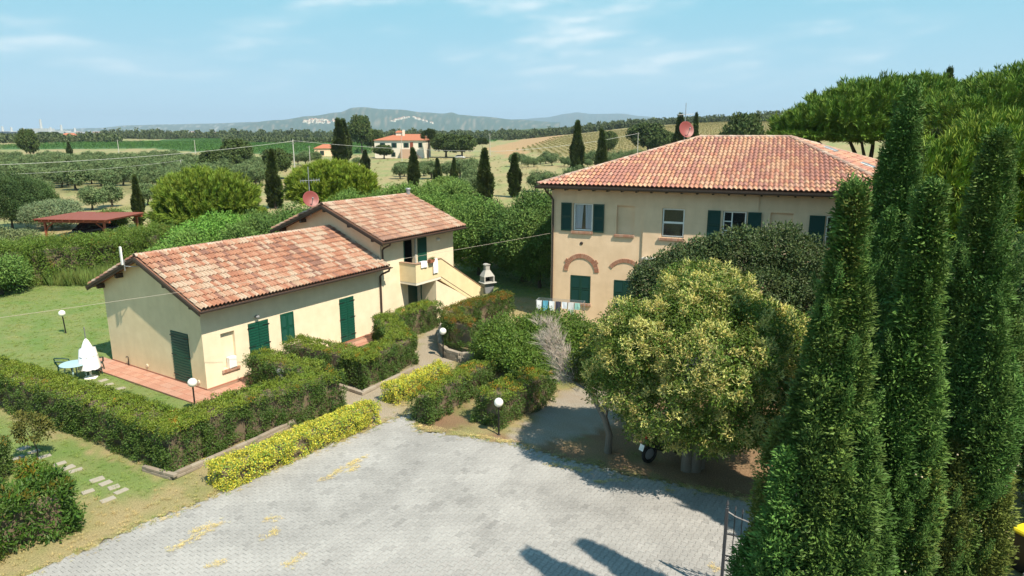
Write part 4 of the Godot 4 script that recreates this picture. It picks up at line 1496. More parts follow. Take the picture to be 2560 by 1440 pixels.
func patio_set() -> void:
	var c := gp(190, 950)
	var o := thing("garden_table", "pale blue plastic garden table beside the closed parasol", "table", c, 0.4)
	var m := mb(Color(0.32, 0.47, 0.54), true)
	m.lathe([[0.0, 0.68], [0.5, 0.68], [0.53, 0.7], [0.5, 0.72], [0.0, 0.725]], 24)
	part("table_top", m, M.tint, o)
	for k in 4:
		var l := mb(Color(0.32, 0.47, 0.54))
		var a := TAU * k / 4.0
		l.tube([Vector3(cos(a) * 0.3, 0.68, sin(a) * 0.3), Vector3(cos(a) * 0.42, 0.0, sin(a) * 0.42)], [0.03, 0.022], 6)
		part("leg", l, M.tint, o)
	for q in [[Vector3(-0.75, 0, -0.5), 2.2, "dark green plastic garden chair on the lawn side of the blue table"], [Vector3(0.35, 0, -0.85), 3.5, "dark green plastic garden chair between the blue table and the terrace"]]:
		var ch := thing("garden_chair", q[2], "chair", c + q[0], q[1], "chairs round the blue table")
		var s := mb()
		s.bbox(Vector3(-0.24, 0.4, -0.22), Vector3(0.24, 0.43, 0.24), 0.01)
		part("seat", s, M.dark_green, ch)
		var bk := mb(Color.WHITE, true)
		for k in 5:
			var x := -0.2 + k * 0.1
			bk.tube([Vector3(x, 0.43, -0.2), Vector3(x * 1.1, 0.82 - absf(x) * 0.5, -0.32)], [0.018], 5)
		part("backrest", bk, M.dark_green, ch)
		for sx in [-1, 1]:
			var ar := mb(Color.WHITE, true)
			ar.tube([Vector3(sx * 0.26, 0.75, -0.3), Vector3(sx * 0.29, 0.68, 0.0), Vector3(sx * 0.27, 0.62, 0.2), Vector3(sx * 0.25, 0.42, 0.24)], [0.03], 6)
			part("arm", ar, M.dark_green, ch)
			for sz in [-0.2, 0.22]:
				var l := mb()
				l.tube([Vector3(sx * 0.22, 0.4, sz), Vector3(sx * 0.27, 0.0, sz * 1.2)], [0.025, 0.018], 6)
				part("leg", l, M.dark_green, ch)
func bin_post() -> void:
	var g := gp(707, 915, 1.12)
	var o := thing("litter_bin", "grey lidded bin rising between the clipped hedges", "bin", Vector3(g.x, 0, g.z), 0.5)
	var b := mb()
	b.hexa([Vector3(-0.17, 0, -0.17), Vector3(0.17, 0, -0.17), Vector3(0.17, 0, 0.17), Vector3(-0.17, 0, 0.17), Vector3(-0.21, 0.95, -0.21), Vector3(0.21, 0.95, -0.21), Vector3(0.21, 0.95, 0.21), Vector3(-0.21, 0.95, 0.21)])
	part("body", b, M.grey_metal, o)
	var l := mb()
	var prof := []
	for k in 7:
		var a := PI * k / 6.0
		prof.append(Vector3(-cos(a) * 0.27, 0.95 + sin(a) * 0.12, -0.26))
	l.extrude(prof, Vector3(0, 0, 0.52))
	part("lid", l, M.grey_metal, o)
	var s := mb()
	s.box(Vector3(-0.12, 0.84, 0.2), Vector3(0.12, 0.92, 0.215))
	part("slot", s, M.dark_inside, o)
func barbecue() -> void:
	var g := gp(1219, 733)
	var k := -g.z / 40.0
	var o := thing("stone_barbecue", "pale concrete garden barbecue with chimney on the lawn", "barbecue", g, 0.55)
	var s := hp(-g.z, 660.0) / 2.2
	var b := mb()
	b.hexa([Vector3(-0.3, 0, -0.3) * s, Vector3(0.3, 0, -0.3) * s, Vector3(0.3, 0, 0.25) * s, Vector3(-0.3, 0, 0.25) * s, Vector3(-0.42, 0.8, -0.35) * s, Vector3(0.42, 0.8, -0.35) * s, Vector3(0.42, 0.8, 0.3) * s, Vector3(-0.42, 0.8, 0.3) * s])
	part("stand", b, M.grey_metal, o)
	var t := mb()
	t.bbox(Vector3(-0.55, 0.8, -0.42) * s, Vector3(0.55, 0.88, 0.5) * s, 0.03)
	part("worktop", t, M.pale_concrete, o)
	var h := mb()
	for sx in [-1, 1]:
		h.box(Vector3(sx * 0.38 - 0.05, 0.88, -0.36) * s, Vector3(sx * 0.38 + 0.05, 1.3, 0.3) * s)
	h.box(Vector3(-0.4, 0.88, -0.38) * s, Vector3(0.4, 1.3, -0.3) * s)
	h.hexa([Vector3(-0.44, 1.3, -0.38) * s, Vector3(0.44, 1.3, -0.38) * s, Vector3(0.44, 1.3, 0.3) * s, Vector3(-0.44, 1.3, 0.3) * s, Vector3(-0.19, 1.75, -0.28) * s, Vector3(0.19, 1.75, -0.28) * s, Vector3(0.19, 1.75, 0.06) * s, Vector3(-0.19, 1.75, 0.06) * s])
	part("hood", h, M.pale_concrete, o)
	var f := mb()
	f.box(Vector3(-0.33, 0.885, -0.29) * s, Vector3(0.33, 1.29, -0.28) * s)
	part("hearth", f, M.dark_inside, o)
	var c := mb()
	c.box(Vector3(-0.17, 1.75, -0.26) * s, Vector3(0.17, 2.08, 0.05) * s)
	part("chimney", c, M.pale_concrete, o)
	var cap := mb()
	var prof := []
	for q in 7:
		var a := PI * q / 6.0
		prof.append(Vector3(-cos(a) * 0.22, 2.12 + sin(a) * 0.1, -0.3) * s)
	cap.extrude(prof, Vector3(0, 0, 0.4) * s)
	for sx in [-1, 1]:
		cap.box(Vector3(sx * 0.15 - 0.02, 2.08, -0.25) * s, Vector3(sx * 0.15 + 0.02, 2.13, 0.04) * s)
	part("cowl", cap, M.pale_concrete, o)
func motorbike() -> void:
	var g := gp(1622, 1157)
	var o := thing("motor_scooter", "black motor scooter with red tail lamp parked under the blossoming tree", "scooter", g, 0.55)
	for x in [0.0, 1.25]:
		var w := mb(Color.WHITE, true)
		var ring := []
		for k in 17:
			var a := TAU * k / 16.0
			ring.append(Vector3(x + cos(a) * 0.24, 0.3 + sin(a) * 0.24, 0))
		w.tube(ring, [0.06], 7, false)
		var wh := part("wheel", w, M.rubber, o)
		var r := mb(Color.WHITE, true)
		r.lathe([[0.0, -0.03], [0.17, -0.02], [0.19, 0.0], [0.17, 0.02], [0.0, 0.03]], 14, Transform3D(Basis(Vector3.RIGHT, PI / 2), Vector3(x, 0.3, 0)))
		part("rim", r, M.grey_metal, wh)
	var b := mb(Color.WHITE, true)
	b.tube([Vector3(-0.15, 0.78, 0), Vector3(0.1, 0.66, 0), Vector3(0.45, 0.5, 0), Vector3(0.75, 0.36, 0), Vector3(1.05, 0.5, 0), Vector3(1.12, 0.95, 0)], [0.1, 0.2, 0.2, 0.17, 0.2, 0.12], 10)
	part("body", b, M.black_plastic, o)
	var s := mb()
	s.bbox(Vector3(-0.2, 0.8, -0.15), Vector3(0.6, 0.9, 0.15), 0.04)
	part("seat", s, M.rubber, o)
	var hb := mb(Color.WHITE, true)
	hb.tube([Vector3(1.0, 1.08, -0.36), Vector3(1.1, 1.12, 0), Vector3(1.0, 1.08, 0.36)], [0.02], 6)
	hb.tube([Vector3(1.12, 0.6, 0), Vector3(1.1, 1.12, 0)], [0.03], 6)
	part("handlebar", hb, M.black_plastic, o)
	var tl := mb()
	tl.bbox(Vector3(-0.26, 0.86, -0.1), Vector3(-0.16, 0.95, 0.1), 0.02)
	part("tail_lamp", tl, M.red, o)
	var pl := mb()
	pl.hexa([Vector3(-0.36, 0.5, -0.09), Vector3(-0.35, 0.5, -0.09), Vector3(-0.35, 0.5, 0.09), Vector3(-0.36, 0.5, 0.09), Vector3(-0.3, 0.68, -0.09), Vector3(-0.29, 0.68, -0.09), Vector3(-0.29, 0.68, 0.09), Vector3(-0.3, 0.68, 0.09)])
	part("number_plate", pl, M.white_paint, o)
	var fd := mb(Color.WHITE, true)
	fd.tube([Vector3(-0.2, 0.72, 0), Vector3(-0.3, 0.5, 0), Vector3(-0.3, 0.4, 0)], [0.05, 0.03, 0.02], 6)
	part("mudguard", fd, M.black_plastic, o)
func carport() -> void:
	var g := gp(118, 598)
	var o := thing("timber_carport", "reddish timber carport with flat slatted roof beyond the hedge", "carport", g, 0.0)
	var ax := (gp(250, 590) - g)
	var turn := atan2(-ax.z, ax.x)
	o.rotation.y = -0.08
	var Lx := 5.9
	var Dz := 5.0
	var tall := hp(-g.z, 556.0)
	for x in [0.0, Lx]:
		for z in [0.0, -Dz]:
			var p := mb()
			p.bbox(Vector3(x - 0.09, 0, z - 0.09), Vector3(x + 0.09, tall, z + 0.09), 0.015)
			part("post", p, M.red_wood, o)
			var br := mb()
			var sx := 1.0 if x == 0.0 else -1.0
			br.tube([Vector3(x, tall - 1.0, z), Vector3(x + sx * 0.25, tall - 0.45, z), Vector3(x + sx * 0.8, tall - 0.05, z)], [0.06], 4)
			part("brace", br, M.red_wood, o)
	for z in [0.0, -Dz]:
		var bm := mb()
		bm.box(Vector3(-0.6, tall, z - 0.07), Vector3(Lx + 0.6, tall + 0.2, z + 0.07))
		part("beam", bm, M.red_wood, o)
	for k in 11:
		var r := mb()
		var x := -0.5 + k * (Lx + 1.0) / 10.0
		r.box(Vector3(x - 0.04, tall + 0.2, -Dz - 0.5), Vector3(x + 0.04, tall + 0.34, 0.6))
		part("rafter", r, M.red_wood, o)
	for k in 14:
		var b := mb(Color.WHITE)
		var z := 0.62 - k * (Dz + 1.2) / 14.0
		b.box(Vector3(-0.65, tall + 0.34 + (k % 2) * 0.008, z - (Dz + 1.2) / 14.0), Vector3(Lx + 0.65, tall + 0.38 + (k % 2) * 0.008, z + 0.02))
		part("roof_board", b, M.red_wood, o)
	car("dark_car", "dark blue-grey car parked under the timber carport", g + Vector3(3.2, 0, -2.6), 1.25, mat(0.02, 0.024, 0.032, 0.25, 0.3), 1.0)
func car(called: String, label: String, where: Vector3, turn: float, paint: Material, s: float) -> void:
	var o := thing(called, label, "car", where, turn)
	var b := mb(Color.WHITE, true)
	var rings := []
	for q in [[-2.05, 0.45, 0.62, 0.55], [-2.0, 0.3, 0.85, 0.78], [-1.2, 0.25, 0.92, 0.84], [0.0, 0.25, 0.93, 0.85], [1.2, 0.25, 0.88, 0.84], [1.85, 0.3, 0.75, 0.76], [2.0, 0.42, 0.6, 0.55]]:
		rings.append([Vector3(q[0], q[1], -q[3]), Vector3(q[0], q[2] * 0.75, -q[3] - 0.03), Vector3(q[0], q[2], -q[3] + 0.08), Vector3(q[0], q[2], q[3] - 0.08), Vector3(q[0], q[2] * 0.75, q[3] + 0.03), Vector3(q[0], q[1], q[3])])
	b.loft(rings, true)
	part("body", b, paint, o)
	var c := mb(Color.WHITE, true)
	rings = []
	for q in [[-1.75, 0.9, 0.7], [-1.15, 1.38, 0.6], [-0.2, 1.45, 0.62], [0.45, 1.38, 0.6], [1.15, 0.9, 0.68]]:
		rings.append([Vector3(q[0], 0.85, -0.76), Vector3(q[0], q[1], -q[2]), Vector3(q[0], q[1], q[2]), Vector3(q[0], 0.85, 0.76)])
	c.loft(rings, true)
	part("windows", c, M.pane, o)
	var r := mb(Color.WHITE, true)
	rings = []
	for q in [[-1.2, 1.37, 0.6], [-0.2, 1.455, 0.625], [0.45, 1.385, 0.6]]:
		rings.append([Vector3(q[0], q[1] + 0.01, -q[2]), Vector3(q[0], q[1] + 0.035, -q[2] * 0.8), Vector3(q[0], q[1] + 0.035, q[2] * 0.8), Vector3(q[0], q[1] + 0.01, q[2])])
	r.loft(rings, true)
	part("roof", r, paint, o)
	for x in [-1.3, 1.3]:
		for z in [-0.78, 0.78]:
			var w := mb(Color.WHITE, true)
			w.lathe([[0.0, -0.1], [0.28, -0.1], [0.31, -0.06], [0.31, 0.06], [0.28, 0.1], [0.0, 0.1]], 16, Transform3D(Basis(Vector3.RIGHT, PI / 2), Vector3(x, 0.31, z)))
			var wh := part("wheel", w, M.rubber, o)
			var rm := mb(Color.WHITE, true)
			rm.lathe([[0.0, -0.11], [0.18, -0.105], [0.18, 0.105], [0.0, 0.11]], 12, Transform3D(Basis(Vector3.RIGHT, PI / 2), Vector3(x, 0.31, z)))
			part("rim", rm, M.steel, wh)
	for z in [-0.6, 0.6]:
		var hl := mb()
		hl.bbox(Vector3(1.86, 0.58, z - 0.16), Vector3(2.0, 0.7, z + 0.16), 0.03)
		part("headlight", hl, M.white_paint, o)
func wire(called: String, label: String, pts: Array, r: float, col: Color, sag: float) -> void:
	var o := thing(called, label, "cable", pts[0])
	var path := []
	for k in pts.size() - 1:
		var a: Vector3 = pts[k] - pts[0]
		var b: Vector3 = pts[k + 1] - pts[0]
		var n := 14
		for j in n + (1 if k == pts.size() - 2 else 0):
			var t := float(j) / n
			path.append(a.lerp(b, t) - Vector3.UP * sag * a.distance_to(b) * 4.0 * t * (1.0 - t))
	var m := mb(col, true)
	m.tube(path, [r], 5)
	part("strand", m, M.tint, o)
func pole(label: String, foot: Vector3, tall: float, r: float, arms := 1) -> void:
	var o := thing("utility_pole", label, "pole", foot, 0.0, "utility poles across the fields")
	var m := mb(Color(0.42, 0.41, 0.38), true)
	m.tube([Vector3.ZERO, Vector3(0, tall, 0)], [r, r * 0.6], 8)
	part("shaft", m, M.tint, o)
	for k in arms:
		var a := mb(Color(0.25, 0.24, 0.22))
		a.box(Vector3(-0.5, tall - 0.35 - k * 0.5, -0.06), Vector3(0.5, tall - 0.27 - k * 0.5, 0.06))
		part("crossarm", a, M.tint, o)
# low walls of concrete blocks
func block_wall(label: String, path: Array, tall: float, thick: float, courses: int) -> void:
	var o := thing("low_block_wall", label, "wall", path[0])
	var core := mb(Color(0.22, 0.19, 0.15))
	var vs := []
	for k in 5:
		var c := Color(0.27, 0.22, 0.17).lerp(Color(0.34, 0.29, 0.235), k / 4.0)
		var bm := mb(c * rnd(0.9, 1.05))
		bm.bbox(Vector3(0.006, 0.005, -thick * 0.5), Vector3(0.384, tall / courses - 0.005, thick * 0.5), 0.01)
		vs.append(bm.mesh())
	for k in path.size() - 1:
		var a: Vector3 = path[k] - path[0]
		var b: Vector3 = path[k + 1] - path[0]
		var d := (b - a).normalized()
		var t := Transform3D(Basis(d, Vector3.UP, d.cross(Vector3.UP)), a)
		var ln := a.distance_to(b)
		core.box(Vector3(0.0, 0, -thick * 0.5 + 0.012), Vector3(ln, tall - 0.012, thick * 0.5 - 0.012), t)
		for c in courses:
			var x := -0.0 if c % 2 == 0 else 0.19
			while x < ln - 0.2:
				var p := put("block", vs[rng.randi() % 5], M.brick, o)
				p.transform = t * Transform3D(Basis.IDENTITY, Vector3(x, c * tall / courses, rnd(-0.004, 0.004)))
				x += 0.39
	part("mortar", core, M.brick, o)

# ---- ground near the houses: one grid, each cell given to the surface it belongs to ----
var zones := {}
func poly(px: Array, tail := []) -> PackedVector2Array:
	var p := PackedVector2Array()
	for q in px:
		var g := gp(q[0], q[1])
		p.append(Vector2(g.x, g.z))
	for q in tail:
		p.append(Vector2(q[0], q[1]))
	return p
func zone_of(p: Vector2) -> String:
	var n := Vector2(fine.get_noise_2d(p.x * 1.3, p.y * 1.3), fine.get_noise_2d(p.x * 1.3 + 50.0, p.y * 1.3)) * 0.35
	if Geometry2D.is_point_in_polygon(p + n * 0.5, zones.paving):
		return "paving"
	for k in ["gravel_path", "gravel_drive", "bare_earth"]:
		if Geometry2D.is_point_in_polygon(p + n, zones[k]):
			return k
	if Geometry2D.is_point_in_polygon(p + n, zones.lawn) or Geometry2D.is_point_in_polygon(p + n, zones.lawn_strip) or Geometry2D.is_point_in_polygon(p + n, zones.back_lawn):
		return "lawn"
	return "verge"
func zone_colour(k: String, p: Vector2) -> Color:
	var a := noise.get_noise_2d(p.x * 9.0, p.y * 9.0) * 0.5 + 0.5
	var b := fine.get_noise_2d(p.x * 2.6, p.y * 2.6) * 0.5 + 0.5
	var green := Color(0.17, 0.28, 0.06)
	var dry := Color(0.44, 0.36, 0.18)
	match k:
		"paving":
			return Color(0.30, 0.28, 0.25)
		"gravel_path":
			return Color(0.50, 0.43, 0.35).lerp(Color(0.42, 0.33, 0.22), b * 0.8)
		"gravel_drive":
			return Color(0.46, 0.42, 0.37).lerp(Color(0.40, 0.30, 0.21), clampf(b * 1.3 - 0.3, 0, 1))
		"bare_earth":
			return Color(0.30, 0.18, 0.105).lerp(Color(0.42, 0.32, 0.18), clampf(a * 1.6 - 0.5, 0, 1) * b).lerp(green, 0.75 * smoothstep(0.55, 0.8, noise.get_noise_2d(p.x * 5.0 + 70.0, p.y * 5.0) * 0.5 + 0.52))
		"lawn":
			var streak := noise.get_noise_2d(p.x * 3.0 + p.y * 5.0, p.y * 9.0 - p.x * 6.0) * 0.5 + 0.5
			return green.lerp(dry, clampf(0.9 * (streak * 0.6 + a * 0.5 + b * 0.25) - 0.4, 0, 1))
	return dry.lerp(green, smoothstep(0.4, 0.75, a * 0.7 + b * 0.3) * 0.8).lerp(Color(0.44, 0.31, 0.18), b * 0.35)
func near_ground() -> void:
	zones.paving = poly([[60, 1440], [330, 1322], [520, 1246], [730, 1152], [948, 1062], [1022, 1032], [1040, 1074], [1110, 1083], [1180, 1092], [1300, 1113], [1420, 1152], [1550, 1182], [1700, 1214], [1870, 1249], [2050, 1290]], [[9, -12], [9, -3], [-17, -3], [-15, -10]])
	zones.gravel_path = poly([[838, 1002], [950, 1066], [1024, 1034], [960, 1000], [1125, 902], [1160, 880], [1100, 872], [1100, 830], [1092, 800], [1070, 800], [1020, 920], [905, 972], [850, 940], [700, 880], [680, 960]])
	zones.gravel_drive = poly([[1262, 1092], [1405, 985], [1500, 930], [1600, 880], [1760, 880], [1700, 960], [1600, 1010], [1520, 1075], [1400, 1100], [1330, 1118]])
	zones.bare_earth = poly([[1300, 1116], [1420, 1154], [1550, 1184], [1700, 1216], [1870, 1251], [2050, 1292], [2300, 1100], [2200, 900], [1700, 880], [1520, 1000], [1400, 1085], [1030, 1070], [1180, 970], [1180, 1075], [1250, 1100]])
	zones.lawn = poly([[-300, 720], [0, 700], [60, 690], [300, 712], [300, 690], [500, 640], [620, 640], [960, 900], [600, 985], [520, 1020], [440, 1050], [-300, 840]])
	zones.lawn_strip = poly([[-200, 950], [0, 1030], [425, 1200], [330, 1260], [200, 1230], [-200, 1420]])
	zones.back_lawn = poly([[1100, 700], [1160, 655], [1420, 690], [1420, 760], [1240, 730]])
	var cell := 0.25
	var x0 := -34.0
	var z0 := -62.0
	var nx := 236
	var nz := 232
	var meshes := {}
	var which := []
	for j in nz:
		for i in nx:
			which.append(zone_of(Vector2(x0 + (i + 0.5) * cell, z0 + (j + 0.5) * cell)))
	var cols := []
	for j in nz + 1:
		for i in nx + 1:
			var p := Vector2(x0 + i * cell, z0 + j * cell)
			var c := Color(0, 0, 0)
			for k in 3:
				var q := p + Vector2(rnd(-0.3, 0.3), rnd(-0.3, 0.3))
				var ci := clampi(int((q.x - x0) / cell), 0, nx - 1)
				var cj := clampi(int((q.y - z0) / cell), 0, nz - 1)
				var z: String = which[cj * nx + ci]
				c += zone_colour("verge" if z == "paving" else z, q) / 3.0
			cols.append(c)
	for j in nz:
		for i in nx:
			var z: String = which[j * nx + i]
			if not meshes.has(z):
				meshes[z] = mb()
			var m: MB = meshes[z]
			var ps := []
			var n := m.v.size()
			for q in [[0, 0], [1, 0], [1, 1], [0, 1]]:
				var x: float = x0 + (i + q[0]) * cell
				var zz: float = z0 + (j + q[1]) * cell
				var y := noise.get_noise_2d(x * 6.0, zz * 6.0) * 0.04
				if z == "paving":
					y = -0.014
				m.v.append(Vector3(x, y, zz))
				m.c.append(zone_colour(z, Vector2(x, zz)) if z == "paving" else cols[(j + q[1]) * (nx + 1) + i + q[0]])
			m.i.append_array([n, n + 1, n + 2, n, n + 2, n + 3])
	for z in meshes:
		var nm: String = {"verge": "ground", "paving": "paving"}.get(z, z)
		var o := part(nm, meshes[z], M.ground, self)
		setting(o)
		if z == "paving":
			pavers(o)
	# grass standing on it
	var list := []
	var dryl := []
	for k in 42000:
		var p := Vector2(rnd(-33, 24), rnd(-50, -12))
		if absf(p.x) > -p.y * 0.8 + 3.0:
			continue
		var z := zone_of(p)
		if z == "paving" or z == "gravel_path" or z == "gravel_drive":
			continue
		var c := zone_colour(z, p)
		if z == "bare_earth" and c.g < c.r * 0.85:
			continue
		if z == "verge" and rng.randf() < 0.2:
			continue
		list.append(Transform3D(Basis(Vector3.UP, rnd(0, TAU)).scaled(Vector3.ONE * rnd(0.4, 0.95)), Vector3(p.x, 0.0, p.y)))
		list.append(Color(c.r, c.g, c.b) * rnd(0.85, 1.15))
	# weeds growing in the joints of the paving
	for s in [[[400, 1300], [440, 1290]], [[430, 1375], [560, 1305]], [[480, 1330], [540, 1310]], [[800, 1205], [915, 1140]], [[870, 1180], [900, 1165]], [[520, 1420], [560, 1405]], [[660, 1300], [700, 1295]], [[655, 1350], [695, 1325]], [[715, 1415], [765, 1385]], [[1360, 1160], [1480, 1180]], [[1490, 1205], [1560, 1200]], [[1660, 1225], [1690, 1230]], [[1775, 1415], [1800, 1418]], [[1040, 1065], [1280, 1105]], [[1700, 1215], [1870, 1252]]]:
		var a := gp(s[0][0], s[0][1])
		var b := gp(s[1][0], s[1][1])
		for k in int(a.distance_to(b) * 60.0):
			var p := a.lerp(b, rng.randf()) + Vector3(rng.randfn(0, 0.07), 0.004, rng.randfn(0, 0.07))
			list.append(Transform3D(Basis(Vector3.UP, rnd(0, TAU)).scaled(Vector3(1, 0.35, 1) * rnd(0.4, 0.9)), p))
			list.append(vary(Vector3(0.6, 0.5, 0.24), 0.2))
	for k in zones.paving.size() - 1:
		var a: Vector2 = zones.paving[k]
		var b: Vector2 = zones.paving[k + 1]
		if a.y > -11.0 or b.y > -11.0:
			continue
		for q in int(a.distance_to(b) * 45.0):
			var p := a.lerp(b, rng.randf()) + Vector2(rng.randfn(0, 0.14), rng.randfn(0, 0.14))
			list.append(Transform3D(Basis(Vector3.UP, rnd(0, TAU)).scaled(Vector3(1, 0.5, 1) * rnd(0.4, 0.9)), Vector3(p.x, 0, p.y)))
			list.append(vary(Vector3(0.42, 0.36, 0.17) if rng.randf() < 0.7 else Vector3(0.18, 0.25, 0.06), 0.25))
	var g := stuff(scatter("grass", CL.grass, M.leaf_soft, list))
	tag(g, "short green and straw coloured grass over lawn, verge and paving joints", "grass")
func pavers(parent: Node) -> void:
	var ax := Vector3(cos(deg_to_rad(57.5)), 0, -sin(deg_to_rad(57.5)))
	var az := Vector3(-ax.z, 0, ax.x)
	var L := 0.21
	var W := 0.15
	var a := 0.014
	var gap := 0.006
	var vs := []
	for k in 8:
		var tone_ := 0.37 * rnd(0.92, 1.06)
		var m := mb(Color(tone_, tone_ * 0.965, tone_ * 0.945))
		var outl := []
		for q in [[-0.5, 1], [-0.32, 1], [-0.18, -1], [0.18, -1], [0.32, 1], [0.5, 1]]:
			outl.append(Vector3(q[0] * L, 0, W * 0.5 + a * q[1]))
		var up := []
		for q in outl:
			up.append(q)
		outl.reverse()
		for q in outl:
			up.append(Vector3(q.x, 0, -q.z))
		var rings := []
		for r in [[-0.05, gap * 0.5], [-0.006, gap * 0.5], [0.0, gap * 0.5 + 0.005]]:
			var ring := []
			for q in up:
				ring.append(Vector3(q.x - signf(q.x) * r[1] * (1.0 if absf(q.x) > 0.45 * L else 0.0), r[0], q.z - signf(q.z) * r[1]))
			rings.append(ring)
		m.loft([rings[0], rings[1], rings[2]], true)
		vs.append(m.mesh())
	var all := []
	for i in range(-75, 76):
		for j in range(-110, 111):
			var p := Vector3(-4.0, 0.004, -14.0) + ax * ((i + (0.5 if j % 2 != 0 else 0.0)) * L) + az * (j * W)
			if p.z > -6.0 or p.z < -25.0 or absf(p.x) > -p.z * 0.85 + 2.0:
				continue
			if not Geometry2D.is_point_in_polygon(Vector2(p.x, p.z) + Vector2(fine.get_noise_2d(p.x * 1.3, p.z * 1.3), fine.get_noise_2d(p.x * 1.3 + 50.0, p.z * 1.3)) * 0.12, zones.paving):
				continue
			var uvw := p - Vector3(0, EYE, 0)
			var seen: bool = p.z < -13.6 and absf(p.x) < -p.z * 0.7
			all.append([uvw.length() + (0.0 if seen else 100.0), p])
	all.sort_custom(func(x, y): return x[0] < y[0])
	var rest := []
	var base := Basis(ax, Vector3.UP, az)
	for k in all.size():
		var p: Vector3 = all[k][1]
		var stain := clampf(1.0 + noise.get_noise_2d(p.x * 7.0, p.z * 7.0) * 0.2 + noise.get_noise_2d(p.x * 2.0 + 40.0, p.z * 2.0) * 0.2, 0.78, 1.14)
		for tr in [[Vector2(14, -13), 15.0], [Vector2(14, -13), 16.6], [Vector2(-6, 2), 19.0], [Vector2(-6, 2), 20.6]]:  # worn wheel tracks
			var off: float = absf(Vector2(p.x, p.z).distance_to(tr[0]) - tr[1])
			if off < 0.22 and rng.randf() < 0.7:
				stain *= 0.93
		if noise.get_noise_2d(p.x * 16.0 + 9.0, p.z * 16.0) > 0.42:  # oil and dirt spots
			stain *= 0.85
		var t := Transform3D(base * Basis(Vector3.UP, rnd(-0.012, 0.012)), p + Vector3(0, rnd(-0.002, 0.003), 0))
		if k < 300:
			var o := put("paving_block", vs[clampi(int((stain - 0.8) / 0.32 * 8.0), 0, 7)], M.paver, parent)
			o.transform = t
		else:
			rest.append(t)
			rest.append(Color(stain, stain, stain) * rnd(0.96, 1.04))
	stuff(scatter("paving_blocks", vs[3], M.paver, rest, parent))

# ---- the open country ----
func rise(x: float, z: float) -> float:
	var d := sqrt(x * x + z * z)
	var u := x / maxf(1.0, -z) if z < 0.0 else 3.0 * signf(x)
	var h := smoothstep(-0.06, 0.32, u) * smoothstep(150.0, 760.0, d) * 19.0
	h += noise.get_noise_2d(x * 0.05, z * 0.05) * 3.0 * smoothstep(250.0, 900.0, d)
	h -= smoothstep(900.0, 2500.0, d) * 25.0 * (1.0 - smoothstep(0.0, 0.5, u))
	return h - 0.08
func country_colour(p: Vector3) -> Color:
	var d := Vector2(p.x, p.z).length()
	var a := noise.get_noise_2d(p.x * 0.9, p.z * 0.9) * 0.5 + 0.5
	var b := noise.get_noise_2d(p.x * 4.0, p.z * 4.0) * 0.5 + 0.5
	var dry := Color(0.42, 0.33, 0.165)
	var c := dry.lerp(Color(0.27, 0.31, 0.11), smoothstep(0.35, 0.7, a * 0.6 + b * 0.4))
	var q := Vector2(p.x, p.z)
	for f in fields:
		if Geometry2D.is_point_in_polygon(q, f[0]):
			c = f[1].lerp(f[2], b)
	if Geometry2D.is_point_in_polygon(q, plain):  # the wooded plain beyond the vineyards
		c = Color(0.07, 0.11, 0.045).lerp(Color(0.26, 0.24, 0.13), smoothstep(0.52, 0.75, noise.get_noise_2d(p.x * 0.06, p.z * 0.06) * 0.5 + 0.5))
	if p.z > -3.0:  # unseen ground behind the camera, darkened green to dim the window reflections
		c = Color(0.12, 0.16, 0.05).lerp(Color(0.17, 0.19, 0.07), b)
	return c
var plain := PackedVector2Array([Vector2(-9000, -1050), Vector2(-300, -1150), Vector2(400, -1100), Vector2(1500, -1200), Vector2(14000, -1400), Vector2(14000, -20000), Vector2(-16000, -20000), Vector2(-16000, -900)])
var fields := []
